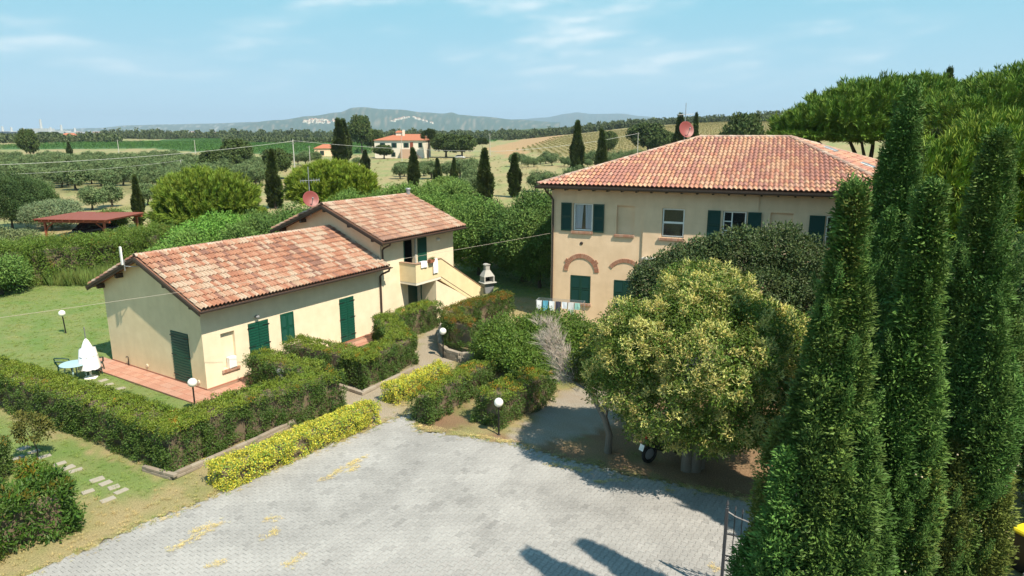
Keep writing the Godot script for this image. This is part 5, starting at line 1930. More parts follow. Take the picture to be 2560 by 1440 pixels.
func country() -> void:
	var vine := Color(0.06, 0.15, 0.03)
	fields.append([poly([[0, 375], [380, 371], [560, 386], [930, 384], [930, 345], [600, 345], [380, 352], [0, 368]]), vine, Color(0.08, 0.18, 0.04)])
	fields.append([poly([[1080, 372], [1250, 350], [1290, 336], [1150, 341], [1075, 352]]), vine, Color(0.1, 0.2, 0.05)])
	fields.append([poly([[0, 480], [640, 480], [700, 420], [560, 400], [0, 405]]), Color(0.2, 0.2, 0.08), Color(0.28, 0.26, 0.11)])
	fields.append([poly([[1210, 372], [1320, 350], [1480, 346], [1280, 395]]), Color(0.5, 0.33, 0.17), Color(0.46, 0.28, 0.13)])
	fields.append([poly([[1300, 377], [1480, 342], [1900, 346], [2100, 380], [1500, 420]]), Color(0.40, 0.29, 0.13), Color(0.29, 0.27, 0.1)])
	var m := mb(Color.WHITE, true)
	var radii := []
	var r := 12.0
	while r < 17000.0:
		radii.append(r)
		r *= 1.055 if r < 1500.0 else 1.12
	var angs := []
	for k in 220:
		angs.append(deg_to_rad(-50.0 + 100.0 * k / 219.0))
	for k in 26:
		angs.append(deg_to_rad(50.0 + 260.0 * (k + 1) / 27.0))
	for rr in radii:
		for a in angs:
			var p := Vector3(sin(a) * rr, 0, -cos(a) * rr)
			p.y = rise(p.x, p.z)
			if rr < 45.0 and p.z < -3.0:
				p.y = -0.12
			m.col = country_colour(p)
			m.vert(p)
	var n := angs.size()
	for k in radii.size() - 1:
		for j in n:
			var a := k * n + j
			var b := k * n + (j + 1) % n
			m.i.append_array([a, a + n, b + n, a, b + n, b])
	var c0 := m.v.size()
	m.col = Color(0.3, 0.28, 0.15)
	m.vert(Vector3(0, -0.1, 0))
	for j in n:
		m.i.append_array([c0, j, (j + 1) % n])
	var o := part("countryside", m, M.field, self)
	setting(o)
	# hills on the skyline
	ridge("hill", 8200.0, [[560, 316], [700, 300], [780, 290], [850, 281], [888, 269], [910, 268], [960, 273], [1000, 274], [1060, 281], [1110, 284], [1130, 281], [1150, 287], [1200, 291], [1290, 299], [1400, 306]], Color(0.045, 0.075, 0.045), Color(0.17, 0.15, 0.1), 31)
	ridge("far_hill", 14500.0, [[1180, 306], [1300, 298], [1360, 294], [1420, 284], [1440, 281], [1480, 285], [1550, 284], [1600, 290], [1680, 300]], Color(0.05, 0.08, 0.06), Color(0.1, 0.1, 0.07), 33)
	ridge("coastal_hill", 9800.0, [[60, 327], [130, 324], [240, 320], [330, 313], [420, 311], [520, 309], [640, 305], [760, 306], [900, 312]], Color(0.06, 0.09, 0.06), Color(0.3, 0.28, 0.24), 35)
	ridge("wooded_ridge", 1250.0, [[1270, 326], [1350, 321], [1480, 317], [1600, 313], [1750, 308], [1900, 302], [2050, 296], [2300, 290]], Color(0.05, 0.085, 0.03), Color(0.2, 0.17, 0.08), 37)
func ridge(called: String, dist: float, line: Array, c1: Color, c2: Color, sd: int) -> void:
	var m := mb(Color.WHITE, true)
	var nu := 150
	var nd := 14
	var u0: float = line[0][0]
	var u1: float = line[-1][0]
	for j in nd:
		var t := float(j) / (nd - 1)
		var d := dist * lerpf(0.8, 1.12, t)
		for k in nu:
			var u := lerpf(u0, u1, float(k) / (nu - 1))
			var v: float = line[-1][1]
			for q in line.size() - 1:
				if u >= line[q][0] and u <= line[q + 1][0]:
					v = lerpf(line[q][1], line[q + 1][1], smoothstep(0, 1, (u - line[q][0]) / (line[q + 1][0] - line[q][0])))
			var top := hp(dist, v) + 40.0 * dist / 8000.0 * 0.0
			var prof := sin(clampf((t if t < 0.625 else 1.0 - (t - 0.625) / 0.375 * 0.6), 0.0, 1.0) / 0.625 * PI * 0.5) if t < 0.625 else cos((t - 0.625) / 0.375 * PI * 0.5)
			var p := at(u, d)
			p.y = lerpf(-20.0, top, prof) + noise.get_noise_2d(u * 0.9 + sd * 30.0, d * 0.012) * top * 0.12 * (1.0 - absf(prof * 2.0 - 1.0))
			var w := noise.get_noise_2d(u * 1.4 + sd * 50.0, t * 90.0) * 0.5 + 0.5
			m.col = c1.lerp(c2, smoothstep(0.58, 0.72, w))
			m.vert(p)
	for j in nd - 1:
		for k in nu - 1:
			var a := j * nu + k
			m.i.append_array([a, a + nu, a + nu + 1, a, a + nu + 1, a + 1])
	setting(part(called, m, M.far_field, self))

func far_house(called: String, label: String, foot: Vector3, turn: float, w: float, d: float, e: float, rise_: float, wall: Material, windows: Array, group := "") -> Node3D:
	var h := thing(called, label, "house", foot, turn, group)
	var m := mb()
	m.box(Vector3(-w * 0.5, -1.0, -d), Vector3(w * 0.5, e, 0))
	part("wall", m, wall, h)
	var r := mb(Color(0.55, 0.2, 0.11))
	var o := 0.5
	var A := Vector3(-w * 0.5 - o, e, o)
	var B := Vector3(w * 0.5 + o, e, o)
	var C := Vector3(w * 0.5 + o, e, -d - o)
	var D := Vector3(-w * 0.5 - o, e, -d - o)
	var R1 := Vector3(-w * 0.5 + d * 0.55, e + rise_, -d * 0.5)
	var R2 := Vector3(w * 0.5 - d * 0.12, e + rise_, -d * 0.5)
	r.quad(A, R1, R2, B)
	r.tri(B, R2, C)
	r.quad(C, R2, R1, D)
	r.tri(D, R1, A)
	r.quad(A - Vector3(0, 0.01, 0), B - Vector3(0, 0.01, 0), C - Vector3(0, 0.01, 0), D - Vector3(0, 0.01, 0))
	part("roof", r, M.tile, h)
	for q in windows:
		var f := mb()
		f.box(Vector3(q[0] - q[2] * 0.5, q[1], 0.02), Vector3(q[0] + q[2] * 0.5, q[1] + q[3], 0.1))
		var win := part("window", f, M.dark_green, h)
		var g := mb()
		g.box(Vector3(q[0] - q[2] * 0.22, q[1] + 0.1, 0.1), Vector3(q[0] + q[2] * 0.22, q[1] + q[3] - 0.1, 0.12))
		part("pane", g, M.pane, win)
	return h
func on_land(p: Vector3) -> Vector3:
	return Vector3(p.x, rise(p.x, p.z), p.z)
func template_tree(kind: String) -> Node3D:
	match kind:
		"olive":
			return tree("olive_tree", "round grey-green olive tree in the grove beyond the hedge", Vector3.ZERO, random_lobes(6, Vector3(0, 1.9, 0), Vector3(1.6, 1.25, 1.6), 0.45), Vector3(0.1, 0.7, 0), 0.18, CL.olive, 5.0, Vector3(0.14, 0.198, 0.085), {"group": "olive trees of the grove", "small": 0.9, "big": 1.5})
		"cypress":
			return cypress("cypress_tree", "", Vector3.ZERO, 7.0, 1.0, 95.0, CL.spray_far, Vector3(0.055, 0.09, 0.024), {"plumes": 46, "group": "slender cypresses across the fields", "spray": 0.9})
	return tree("field_tree", "", Vector3.ZERO, random_lobes(8, Vector3(0, 3.6, 0), Vector3(3.0, 2.4, 3.0), 0.45), Vector3(0, 1.4, 0), 0.28, CL.far, 3.4, Vector3(0.075, 0.11, 0.034), {"group": "broad trees among the fields", "small": 0.7, "big": 1.15})
func background() -> void:
	# white farmhouse among the fields
	var d := 268.0
	var wins := []
	for x in [-6.3, -1.8, 2.9]:
		wins.append([x, 4.0, 2.0, 1.7])
	wins.append([8.4, 4.1, 1.5, 1.7])
	wins.append([-2.2, 0.6, 1.6, 1.6])
	wins.append([4.3, 0.0, 1.6, 1.9])
	var fh := far_house("white_farmhouse", "white farmhouse with orange hipped roof and outside stair among the fields", on_land(at(998, d)), -0.1, 19.0, 13.0, 6.7, 2.3, M.white_wall, wins)
	var lan := mb(Color(0.55, 0.2, 0.11))
	lan.hexa([Vector3(-2.6, 9.6, -7.5), Vector3(0.2, 9.6, -7.5), Vector3(0.2, 9.6, -4.6), Vector3(-2.6, 9.6, -4.6), Vector3(-1.8, 10.3, -6.5), Vector3(-0.6, 10.3, -6.5), Vector3(-0.6, 10.3, -5.6), Vector3(-1.8, 10.3, -5.6)])
	part("lantern_roof", lan, M.tile, fh)
	var lw := mb()
	lw.box(Vector3(-2.3, 7.5, -7.2), Vector3(-0.1, 9.6, -4.9))
	lw.box(Vector3(0.4, 7.2, -5.2), Vector3(1.2, 10.6, -4.4))
	part("chimney", lw, M.white_wall, fh)
	var stp := mb(Color(0.5, 0.33, 0.24))
	stp.hexa([Vector3(1.0, -0.5, 0.01), Vector3(9.5, -0.5, 0.01), Vector3(9.5, -0.5, 1.6), Vector3(1.0, -0.5, 1.6), Vector3(1.0, 3.4, 0.01), Vector3(5.2, 3.4, 0.01), Vector3(5.2, 3.4, 1.6), Vector3(1.0, 3.4, 1.6)])
	part("outside_stair", stp, M.brick, fh)
	var dr := mb()
	dr.box(Vector3(4.4, 3.5, 0.02), Vector3(5.6, 6.0, 0.1))
	part("door", dr, M.red_wood, fh)
	far_house("roadside_cottage", "small low cottage with orange roof beside the tall field cypress", on_land(at(815, 290)), 0.2, 9.0, 6.0, 3.2, 1.6, M.ochre, [[-1.5, 0.4, 1.6, 1.8]])
	far_house("wooded_villa", "pale house half hidden in the distant wood", on_land(at(168, 700)), 0.3, 14.0, 10.0, 7.0, 2.5, M.white_wall, [[-3.0, 3.6, 1.6, 1.8], [3.0, 3.6, 1.6, 1.8]])
	car("silver_car", "silver car parked at the field edge by the white farmhouse", on_land(at(1150, 262)), 0.1, mat(0.5, 0.5, 0.5, 0.3, 0.4), 1.0)
	# distant town and works
	var town := mb()
	town.box(Vector3(-0.5, 0, -0.5), Vector3(0.5, 1, 0.5))
	var tmesh := town.mesh()
	var hip := mb()
	hip.hexa([Vector3(-0.55, 1, -0.55), Vector3(0.55, 1, -0.55), Vector3(0.55, 1, 0.55), Vector3(-0.55, 1, 0.55), Vector3(-0.5, 1.25, -0.05), Vector3(0.5, 1.25, -0.05), Vector3(0.5, 1.25, 0.05), Vector3(-0.5, 1.25, 0.05)])
	var hmesh := hip.mesh()
	var roof_m := mat(0.5, 0.26, 0.18, 0.9)
	for k in 130:
		var u := 0.0
		var dist := 0.0
		var y := 0.0
		var lab := "pale building of the distant town on the plain"
		var grp := "buildings of the distant town"
		if k < 55:
			u = rnd(180, 640)
			dist = rnd(5000, 6500)
			y = -18.0
		elif k < 85:
			u = rnd(985, 1075) + rnd(-15, 15)
			dist = 6400.0 + rnd(-150, 300)
			y = hp(dist, lerpf(291.0, 308.0, absf(u - 1025.0) / 60.0) + rnd(-1, 3))
			lab = "pale house of the village on the distant hillside"
			grp = "houses of the hillside village"
		else:
			u = rnd(760, 850)
			dist = 6000.0 + rnd(-150, 200)
			y = hp(dist, rnd(300, 310))
			lab = "pale house on the lower slope of the distant hill"
			grp = "houses on the hill's lower slope"
		var o := thing("distant_house", lab, "house", Vector3(at(u, dist).x, y, -dist), rnd(0, 1.5), grp)
		var s := Vector3(rnd(14, 26), rnd(8, 14), rnd(12, 18)) * (1.0 if k >= 55 else 1.5)
		var w := put("wall", tmesh, M.white_wall, o)
		w.scale = s
		var rf := put("roof", hmesh, roof_m, o)
		rf.scale = s
	for q in [[105, 298, 60.0], [155, 312, 40.0], [30, 318, 90.0], [60, 320, 70.0], [128, 318, 60.0], [8, 316, 60.0], [188, 320, 50.0]]:
		var dist := 4300.0
		var tall := hp(dist, q[1]) + 20.0
		var o := thing("works_tower", "white stack of the distant factory on the coast", "tower", Vector3(at(q[0], dist).x, -20.0, -dist), 0.0, "stacks and halls of the distant factory")
		var st := mb(Color.WHITE, true)
		st.tube([Vector3.ZERO, Vector3(0, tall, 0)], [9.0, 6.0], 8)
		part("stack", st, M.works, o)
		var hl := mb()
		hl.box(Vector3(-q[2], 0, -30), Vector3(q[2], tall * 0.4 + 6.0, 30))
		part("hall", hl, M.works, o)
	# olives
	var olives := [template_tree("olive"), template_tree("olive"), template_tree("olive")]
	var grove := poly([[-120, 478], [330, 478], [640, 474], [700, 428], [560, 404], [-120, 409]])
	var spots := []
	var x := -200.0
	while x < -20.0:
		var z := -240.0
		while z < -90.0:
			var p := Vector2(x + z * 0.1 + rnd(-1.3, 1.3), z + rnd(-1.3, 1.3))
			if Geometry2D.is_point_in_polygon(p, grove) and rng.randf() < 0.86:
				spots.append(p)
			z += 5.2
		x += 5.2
	for u in range(1290, 1640, 15):
		var q := at(u, rnd(196, 232))
		spots.append(Vector2(q.x, q.z))
	for q in [[1010, 158], [1060, 160], [1078, 150], [1118, 156], [1150, 152], [1172, 150], [1000, 150], [1180, 158], [640, 130], [1340, 118], [1370, 112], [1400, 120], [1425, 122], [1440, 116], [1180, 128], [1160, 112], [1190, 108], [745, 215], [765, 210], [710, 205], [730, 232], [790, 220], [895, 210], [20, 250], [52, 235], [405, 250], [430, 222], [370, 96], [280, 94], [230, 90], [20, 108], [60, 112], [110, 110], [1690, 260], [1660, 250], [1480, 240], [1530, 236], [1555, 238], [1585, 235], [1800, 190], [1780, 205]]:
		var g := at(q[0], q[1])
		spots.append(Vector2(g.x, g.z))
	spots.sort_custom(func(a, b): return a.y > b.y)
	var far_olives := []
	for k in range(300, spots.size()):
		var p := on_land(Vector3(spots[k].x, 0, spots[k].y))
		for q in 14:
			far_olives.append(Transform3D(Basis(Vector3.UP, rnd(0, TAU)).scaled(Vector3.ONE * rnd(1.2, 2.2)), p + Vector3(rng.randfn(0, 0.8), rnd(0.7, 2.9), rng.randfn(0, 0.8))))
			far_olives.append(vary(Vector3(0.14, 0.198, 0.085), 0.2))
	if far_olives.size():
		tag(stuff(scatter("far_olive_grove", CL.olive, M.leaf_soft, far_olives)), "far rows of small olive trees merging at the back of the grove", "olive grove")
	for k in mini(spots.size(), 300):
		var p: Vector2 = spots[k]
		var s := rnd(0.85, 1.4)
		var where := on_land(Vector3(p.x, 0, p.y))
		if k < 3:
			olives[k].position = where
		else:
			copy_of(olives[rng.randi() % 3], where, rnd(0, TAU), Vector3(s, s * rnd(0.85, 1.1), s))
	# cypresses: u, distance, top row, width in metres
	var cyp := template_tree("cypress")
	var first := true
	for q in [[850, 196, 297, 4.3, "tall cypress rising beside the small roadside cottage"], [862, 215, 298, 4.0, "darker cypress close behind the tallest field cypress"], [683, 92, 375, 2.0, "cypress between the round pines and the utility pole"], [913, 177, 375, 2.3, "short cypress in the stubble field before the white farmhouse"], [1033, 128, 370, 2.2, "cypress standing in front of the white farmhouse's stair"], [1093, 140, 396, 1.7, "narrow pale cypress beside olives before the white farmhouse"], [1135, 128, 395, 1.4, "thinnest cypress beside olives before the white farmhouse"], [1212, 100, 372, 2.3, "dark cypress at the stubble field edge, behind the two-storey wing"], [1287, 108, 384, 2.0, "dark cypress between the stubble field and the farmhouse corner"], [1443, 152, 303, 2.9, "tall dark cypress rising behind the farmhouse's hip"], [1503, 150, 322, 2.5, "shorter cypress behind the farmhouse's hip"], [1697, 175, 285, 3.6, "broad cypress behind the roof dish"], [1735, 178, 284, 2.2, "slim cypress right behind the roof dish mast"], [340, 73, 438, 1.15, "clipped column cypress alone in the grassy clearing"], [172, 262, 355, 2.0, "small cypress alone at the edge of the far vineyard"], [2300, 31, 335, 1.7, "dark cypress behind the farmhouse's skylight slope"], [2330, 62, 178, 2.0, "cypress tip poking above the umbrella pines"], [2015, 82, 232, 1.2, "wispy cypress tip above the umbrella pine's left edge"]]:
		var where := on_land(at(q[0], q[1], 4.0))
		var tall := hp(q[1], q[2]) - where.y
		var s := Vector3(q[3] * 0.56, tall / 7.0, q[3] * 0.56)
		if first:
			cyp.position = where
			cyp.scale = s
			cyp.set_meta("label", q[4])
			first = false
		else:
			copy_of(cyp, where, rnd(0, TAU), s, q[4])
	# broad trees
	var bt := template_tree("broad")
	first = true
	for q in [[75, 245, 322, 7.0, 10.5, "tall brownish conifer standing alone by the dry field"], [905, 330, 288, 12.0, 18.0, "dark cedar beside the white farmhouse"], [935, 345, 325, 12.0, 8.0, "pale feathery tree between cedar and white farmhouse"], [1115, 275, 335, 13.0, 8.5, "broad dark oak by the white farmhouse's gable"], [1155, 272, 337, 12.0, 8.0, "second broad oak beside the white farmhouse's parked car"], [690, 150, 372, 7.0, 8.0, "dense dark oak at the olive grove's corner"], [545, 160, 375, 10.0, 8.0, "dark spreading oak at the grove's far edge"], [590, 175, 348, 8.0, 8.5, "dark pine-like tree at the grove's far edge"], [460, 215, 390, 6.0, 4.0, "small bush between grove and vineyard"], [1620, 265, 308, 16.0, 8.0, "round green oak in the ploughed field"], [1655, 240, 328, 10.0, 6.0, "dark lower oak beside the round oak in the ploughed field"], [1520, 262, 328, 7.0, 4.0, "small tree left of the round oak in the ploughed field"], [1860, 160, 283, 10.0, 8.5, "broad dark oak beyond the farmhouse ridge"], [130, 640, 330, 26.0, 9.0, "large dark tree in the distant wood"], [230, 660, 338, 30.0, 8.0, "wide dark tree in the distant wood"], [1010, 190, 405, 5.0, 3.0, "low shrub before the white farmhouse's garden hedge"], [960, 262, 362, 8.0, 5.0, "garden shrub under the white farmhouse's wall"]]:
		var where := on_land(at(q[0], q[1], 3.0))
		var tall := hp(q[1], q[2]) - where.y
		var s := Vector3(q[3] / 6.4, tall / 6.2, q[3] / 6.4)
		if first:
			bt.position = where
			bt.scale = s
			bt.set_meta("label", q[5])
			first = false
		else:
			copy_of(bt, where, rnd(0, TAU), s, q[5])
	pine("stone pine with bare trunk at the white farmhouse's corner", on_land(at(1070, 262)), [[Vector3(0, 8.2, 0), Vector3(2.6, 2.0, 2.6)], [Vector3(1.0, 9.6, 0), Vector3(1.8, 1.2, 1.8)]], Vector3(0.3, 5.0, 0), 0.3, 5.0, CL.needles_far, 1.6, Vector3(0.04, 0.065, 0.02))
	pine("small round-headed pine by the dirt track", on_land(at(1205, 285)), [[Vector3(0, 5.6, 0), Vector3(2.6, 1.6, 2.6)]], Vector3(0.2, 3.5, 0), 0.22, 6.0, CL.needles_far, 1.5, Vector3(0.04, 0.065, 0.02))
	# woods that read as one mass
	var wood := []
	for b in [[-200, 640, 880, 1080, 9.0, 1100], [250, 780, 900, 1000, 14.0, 700], [620, 900, 950, 1150, 12.0, 500], [880, 1290, 800, 950, 12.0, 900], [1260, 1960, 780, 900, 9.0, 1600], [1480, 1960, 900, 1200, 14.0, 700], [-200, 300, 560, 700, 7.0, 500], [560, 940, 600, 660, 4.0, 160], [1880, 2300, 600, 900, 12.0, 400]]:
		for k in int(b[5]) * 2:
			var u := rnd(b[0], b[1])
			var dist := rnd(b[2], b[3])
			var p := on_land(at(u, dist))
			var n := noise.get_noise_2d(u * 0.6, dist * 0.05) * 0.5 + 0.6
			p.y += pow(rng.randf(), 0.6) * b[4] * n
			wood.append(Transform3D(Basis(Vector3.UP, rnd(0, TAU)).scaled(Vector3.ONE * rnd(3.2, 6.5)), p))
			var tone_ := rnd(0.75, 1.25) * (0.8 + 0.5 * (noise.get_noise_2d(u * 1.5, dist * 0.2) * 0.5 + 0.5))
			wood.append(Color(0.085 * tone_, 0.11 * tone_, 0.045 * tone_))
	tag(stuff(scatter("distant_wood", CL.far, M.leaf_soft, wood)), "bands of dark woodland across the distant plain and ridge", "woodland")
	var vines := []
	for f in [[poly([[0, 375], [380, 371], [560, 386], [930, 384], [930, 347], [600, 347], [380, 353], [0, 368]]), -560.0, -20.0, -960.0, -290.0, Vector3(0.07, 0.16, 0.03), 9.0], [poly([[1080, 372], [1250, 352], [1290, 338], [1150, 343], [1075, 352]]), -60.0, 30.0, -900.0, -330.0, Vector3(0.08, 0.17, 0.035), 6.0], [poly([[1290, 379], [1400, 352], [1480, 342], [1900, 346], [2100, 380], [1500, 410]]), -10.0, 280.0, -640.0, -230.0, Vector3(0.27, 0.24, 0.1), 3.2]]:
		var vx: float = f[1]
		while vx < f[2]:
			var vz: float = f[3]
			while vz < f[4]:
				if Geometry2D.is_point_in_polygon(Vector2(vx, vz), f[0]):
					var p := on_land(Vector3(vx + rnd(-0.3, 0.3), 0, vz))
					vines.append(Transform3D(Basis(Vector3.UP, rnd(0, TAU)).scaled(Vector3(1.5, 1.2, 1.5) * (0.55 if f[6] < 4.0 else 1.0) * rnd(0.8, 1.3)), p + Vector3.UP * 0.7))
					vines.append(vary(f[5], 0.2))
				vz += 2.6
			vx += f[6]
	tag(stuff(scatter("vine_rows", CL.far, M.leaf_soft, vines)), "rows of green vines on the far slopes", "vineyard")
	# scrub of the nearer fields
	var scrub := []
	for k in 2600:
		var u := rnd(-100, 1700)
		var dist := rnd(66, 300)
		var p := on_land(at(u, dist))
		if noise.get_noise_2d(p.x * 1.5, p.z * 1.5) < 0.02:
			continue
		var s := rnd(0.5, 1.5)
		scrub.append(Transform3D(Basis(Vector3.UP, rnd(0, TAU)).scaled(Vector3(s, s * 0.6, s)), p + Vector3.UP * 0.15))
		scrub.append(vary(Vector3(0.2, 0.2, 0.075), 0.35))
	tag(stuff(scatter("field_scrub", CL.olive, M.leaf_soft, scrub)), "low tufts of dry grass and scrub in the fields", "scrub")
	# pylons and poles
	pole("tallest concrete utility pole, beyond the round pines", on_land(at(738, 158)), hp(158, 348), 0.17, 2)
	pole("wooden utility pole in the olive grove", on_land(at(456, 150)), hp(150, 398), 0.12, 0)
	pole("utility pole beside the small roadside cottage", on_land(at(776, 200)), hp(200, 364), 0.13, 1)
	pole("thin pole in front of the white farmhouse", on_land(at(1005, 240)), hp(240, 340), 0.13, 1)
	pole("utility pole at the far vineyard's edge, left of the bush", on_land(at(298, 300)), hp(300, 349), 0.17, 1)
	pole("utility pole in the far vineyard, above the grove", on_land(at(489, 320)), hp(320, 349), 0.17, 1)
	pole("utility pole by the dirt track of the ploughed field", on_land(at(1225, 290)), hp(290, 333), 0.15, 1)
	pole("utility pole behind the farmhouse's hip roof", on_land(at(1592, 190)), hp(190, 332), 0.14, 1)
	var t1 := at(738, 158, 8.0)
	var top1 := Vector3(t1.x, hp(158, 352), t1.z)
	wire("power_line", "pale overhead power line sagging over the olive grove to the tallest pole", [Vector3(at(-60, 110, 7).x, hp(110, 414), -110), top1], 0.035, Color(0.5, 0.5, 0.48), 0.012)
	wire("power_line", "overhead power line from the tallest pole past the white farmhouse", [top1, Vector3(at(1250, 150, 7).x, hp(150, 378), -150), Vector3(at(1592, 190, 8).x, hp(190, 334), -190)], 0.035, Color(0.5, 0.5, 0.48), 0.012)
	wire("power_line", "lower overhead power line crossing the near olive trees", [Vector3(at(-60, 100, 6).x, hp(100, 438), -100), Vector3(at(456, 150, 6).x, hp(150, 400), -150)], 0.02, Color(0.5, 0.5, 0.48), 0.01)
	var fa := gp(1380, 470, 7.1)
	var a := Vector3(fa.x - 0.05, hp(-fa.z, 583), fa.z)
	wire("service_cable", "pale service cable stretched from the farmhouse corner across the cottage roof", [a, Vector3(at(975, 29, 5).x, hp(29, 652), -29), Vector3(at(0, 19, 4.5).x, hp(19, 795), -19), Vector3(at(-400, 15.5, 4.3).x, hp(15.5, 850), -15.5)], 0.006, Color(0.42, 0.36, 0.3), 0.0015)

func garden() -> void:
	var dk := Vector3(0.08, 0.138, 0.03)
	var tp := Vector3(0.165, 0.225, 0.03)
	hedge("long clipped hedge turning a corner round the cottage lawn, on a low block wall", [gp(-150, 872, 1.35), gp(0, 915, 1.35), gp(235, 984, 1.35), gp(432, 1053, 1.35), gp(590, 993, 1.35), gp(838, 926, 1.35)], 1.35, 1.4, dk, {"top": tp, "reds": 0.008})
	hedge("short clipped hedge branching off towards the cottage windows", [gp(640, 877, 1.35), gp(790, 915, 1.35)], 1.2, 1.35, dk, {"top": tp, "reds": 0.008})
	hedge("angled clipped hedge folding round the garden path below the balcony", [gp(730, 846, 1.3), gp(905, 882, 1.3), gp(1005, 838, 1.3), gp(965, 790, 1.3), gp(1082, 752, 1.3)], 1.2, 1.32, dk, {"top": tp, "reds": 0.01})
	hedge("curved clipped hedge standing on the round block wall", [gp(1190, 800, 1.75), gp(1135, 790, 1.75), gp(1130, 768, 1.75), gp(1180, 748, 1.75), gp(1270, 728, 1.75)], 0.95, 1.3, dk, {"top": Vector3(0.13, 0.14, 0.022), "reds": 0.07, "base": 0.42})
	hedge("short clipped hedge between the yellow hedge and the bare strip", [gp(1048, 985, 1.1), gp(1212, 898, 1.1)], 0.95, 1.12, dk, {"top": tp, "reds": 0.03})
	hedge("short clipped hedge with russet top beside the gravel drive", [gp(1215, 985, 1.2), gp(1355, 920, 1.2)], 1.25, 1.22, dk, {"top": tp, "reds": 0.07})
	var ye := Vector3(0.6, 0.57, 0.085)
	hedge("long low yellow variegated hedge along the paved yard", [gp(535, 1166, 0.7), gp(930, 1004, 0.7)], 0.85, 0.72, ye, {"called": "yellow_hedge", "mesh": CL.yellow, "density": 42.0, "reds": 0.0})
	hedge("short low yellow variegated hedge beside the garden path", [gp(972, 962, 0.75), gp(1112, 905, 0.75)], 0.75, 0.75, ye, {"called": "yellow_hedge", "mesh": CL.yellow, "density": 42.0, "reds": 0.0})
	hedge("loose laurel hedge at the paved yard's grassy corner", [gp(-120, 1290, 1.15), gp(165, 1205, 1.15)], 1.3, 1.2, Vector3(0.06, 0.12, 0.02), {"mesh": CL.hedge_big, "rough": 0.12, "density": 22.0, "called": "laurel_hedge"})
	hedge("small bright shrub beside the stepping stones", [gp(48, 1170, 0.7), gp(105, 1160, 0.7)], 0.7, 0.72, Vector3(0.09, 0.16, 0.02), {"mesh": CL.hedge_big, "rough": 0.1, "called": "low_shrub"})
	hedge("dark clipped hedge end across the stepping stones", [gp(-120, 1110, 1.2), gp(2, 1105, 1.2)], 0.9, 1.25, dk, {"reds": 0.1})
	# block walls under the hedges
	block_wall("low concrete block wall at the foot of the long hedge's corner", [gp(360, 1178), gp(432, 1198), gp(640, 1108), gp(856, 1003)], 0.2, 0.14, 2)
	block_wall("low block kerb at the foot of the angled hedge", [gp(845, 966), gp(905, 986), gp(1032, 926)], 0.13, 0.16, 1)
	var arc := []
	for q in [[1255, 885], [1200, 905], [1150, 905], [1118, 895], [1102, 878], [1098, 850], [1105, 830]]:
		arc.append(gp(q[0], q[1]))
	block_wall("curved concrete block wall under the round hedge", arc, 0.45, 0.2, 3)
	# lamps
	lamp_post("white globe lamp on black post before the russet-topped hedge", gp(1247, 1087), 1.32, 0.155)
	lamp_post("white globe lamp on dark post against the curved block wall", gp(1108.5, 894), 1.4, 0.16)
	lamp_post("white globe lamp on grey post alone on the lawn", gp(165, 834), 1.22, 0.16, 0.05)
	lamp_post("white globe lamp inside the long hedge's corner by the terrace", gp(487, 1012, 0.3), 1.02, 0.165)
	bin_post()
	parasol()
	patio_set()
	barbecue()
	motorbike()
	gate()
	# stepping stones
	var st := mb(Color(0.33, 0.3, 0.25))
	st.bbox(Vector3(-0.24, -0.03, -0.15), Vector3(0.24, 0.012, 0.15), 0.01)
	var smesh := st.mesh()
	for q in [[243, 1200, 0], [264, 1209, 0], [285, 1219, 0], [303, 1229, 0], [150, 1160, 0], [170, 1170, 0], [190, 1177, 0], [60, 1122, 0], [85, 1130, 0], [45, 1145, 0], [112, 1142, 0], [220, 1230, 0], [270, 1250, 0], [258, 952, 1], [272, 962, 1], [300, 972, 1]]:
		var g := gp(q[0], q[1])
		var o := put("stepping_stone", smesh, M.tint)
		o.position = g + Vector3(0, 0.02, 0)
		o.rotation.y = 0.95 + rnd(-0.2, 0.2)
		o.scale = Vector3(rnd(0.6, 0.85), 1, rnd(0.6, 0.9))
		tag(o, "pale stone slab set in the grass outside the long hedge" if q[2] == 0 else "pale stone slab set in the grass beside the cottage terrace", "stone", "stepping stones outside the hedge" if q[2] == 0 else "stepping stones by the terrace")
	# young tree by the stones
	tree("young_tree", "thin young tree with russet leaves beside the stepping stones", gp(92, 1150), [[Vector3(0, 1.05, 0), Vector3(0.42, 0.34, 0.4)], [Vector3(-0.15, 1.3, 0.05), Vector3(0.28, 0.25, 0.28)], [Vector3(0.25, 0.95, 0), Vector3(0.3, 0.22, 0.3)]], Vector3(0, 0.6, 0), 0.03, CL.hedge_big, 22.0, Vector3(0.12, 0.12, 0.03), {"small": 0.6, "big": 0.9})
	# blossoming tree
	var f := gp(1725, 1172)
	var lobes := [[Vector3(0, 3.4, 0), Vector3(2.3, 2.0, 2.2)]]
	for q in [[0.2, 5.0, -0.2, 1.5], [-1.6, 4.1, 0.4, 1.5], [1.7, 3.9, 0.2, 1.5], [-2.0, 3.0, 0.2, 1.2], [2.0, 2.8, 0.3, 1.2], [0.2, 2.5, 1.5, 1.3], [-1.0, 2.5, 1.3, 1.2], [1.3, 2.3, 1.2, 1.1], [0.0, 3.8, 1.6, 1.5], [0.6, 3.2, -1.6, 1.5], [-0.9, 4.6, 0.9, 1.2], [1.1, 4.6, 0.8, 1.2], [0.5, 1.9, 1.2, 0.8]]:
		lobes.append([Vector3(q[0], q[1], q[2]), Vector3(q[3], q[3] * 0.8, q[3])])
	var bt := thing("blossoming_tree", "round tree covered in creamy yellow blossom at the paved yard's edge", "tree", f)
	var bark := Color(0.3, 0.25, 0.2)
	var stems := []
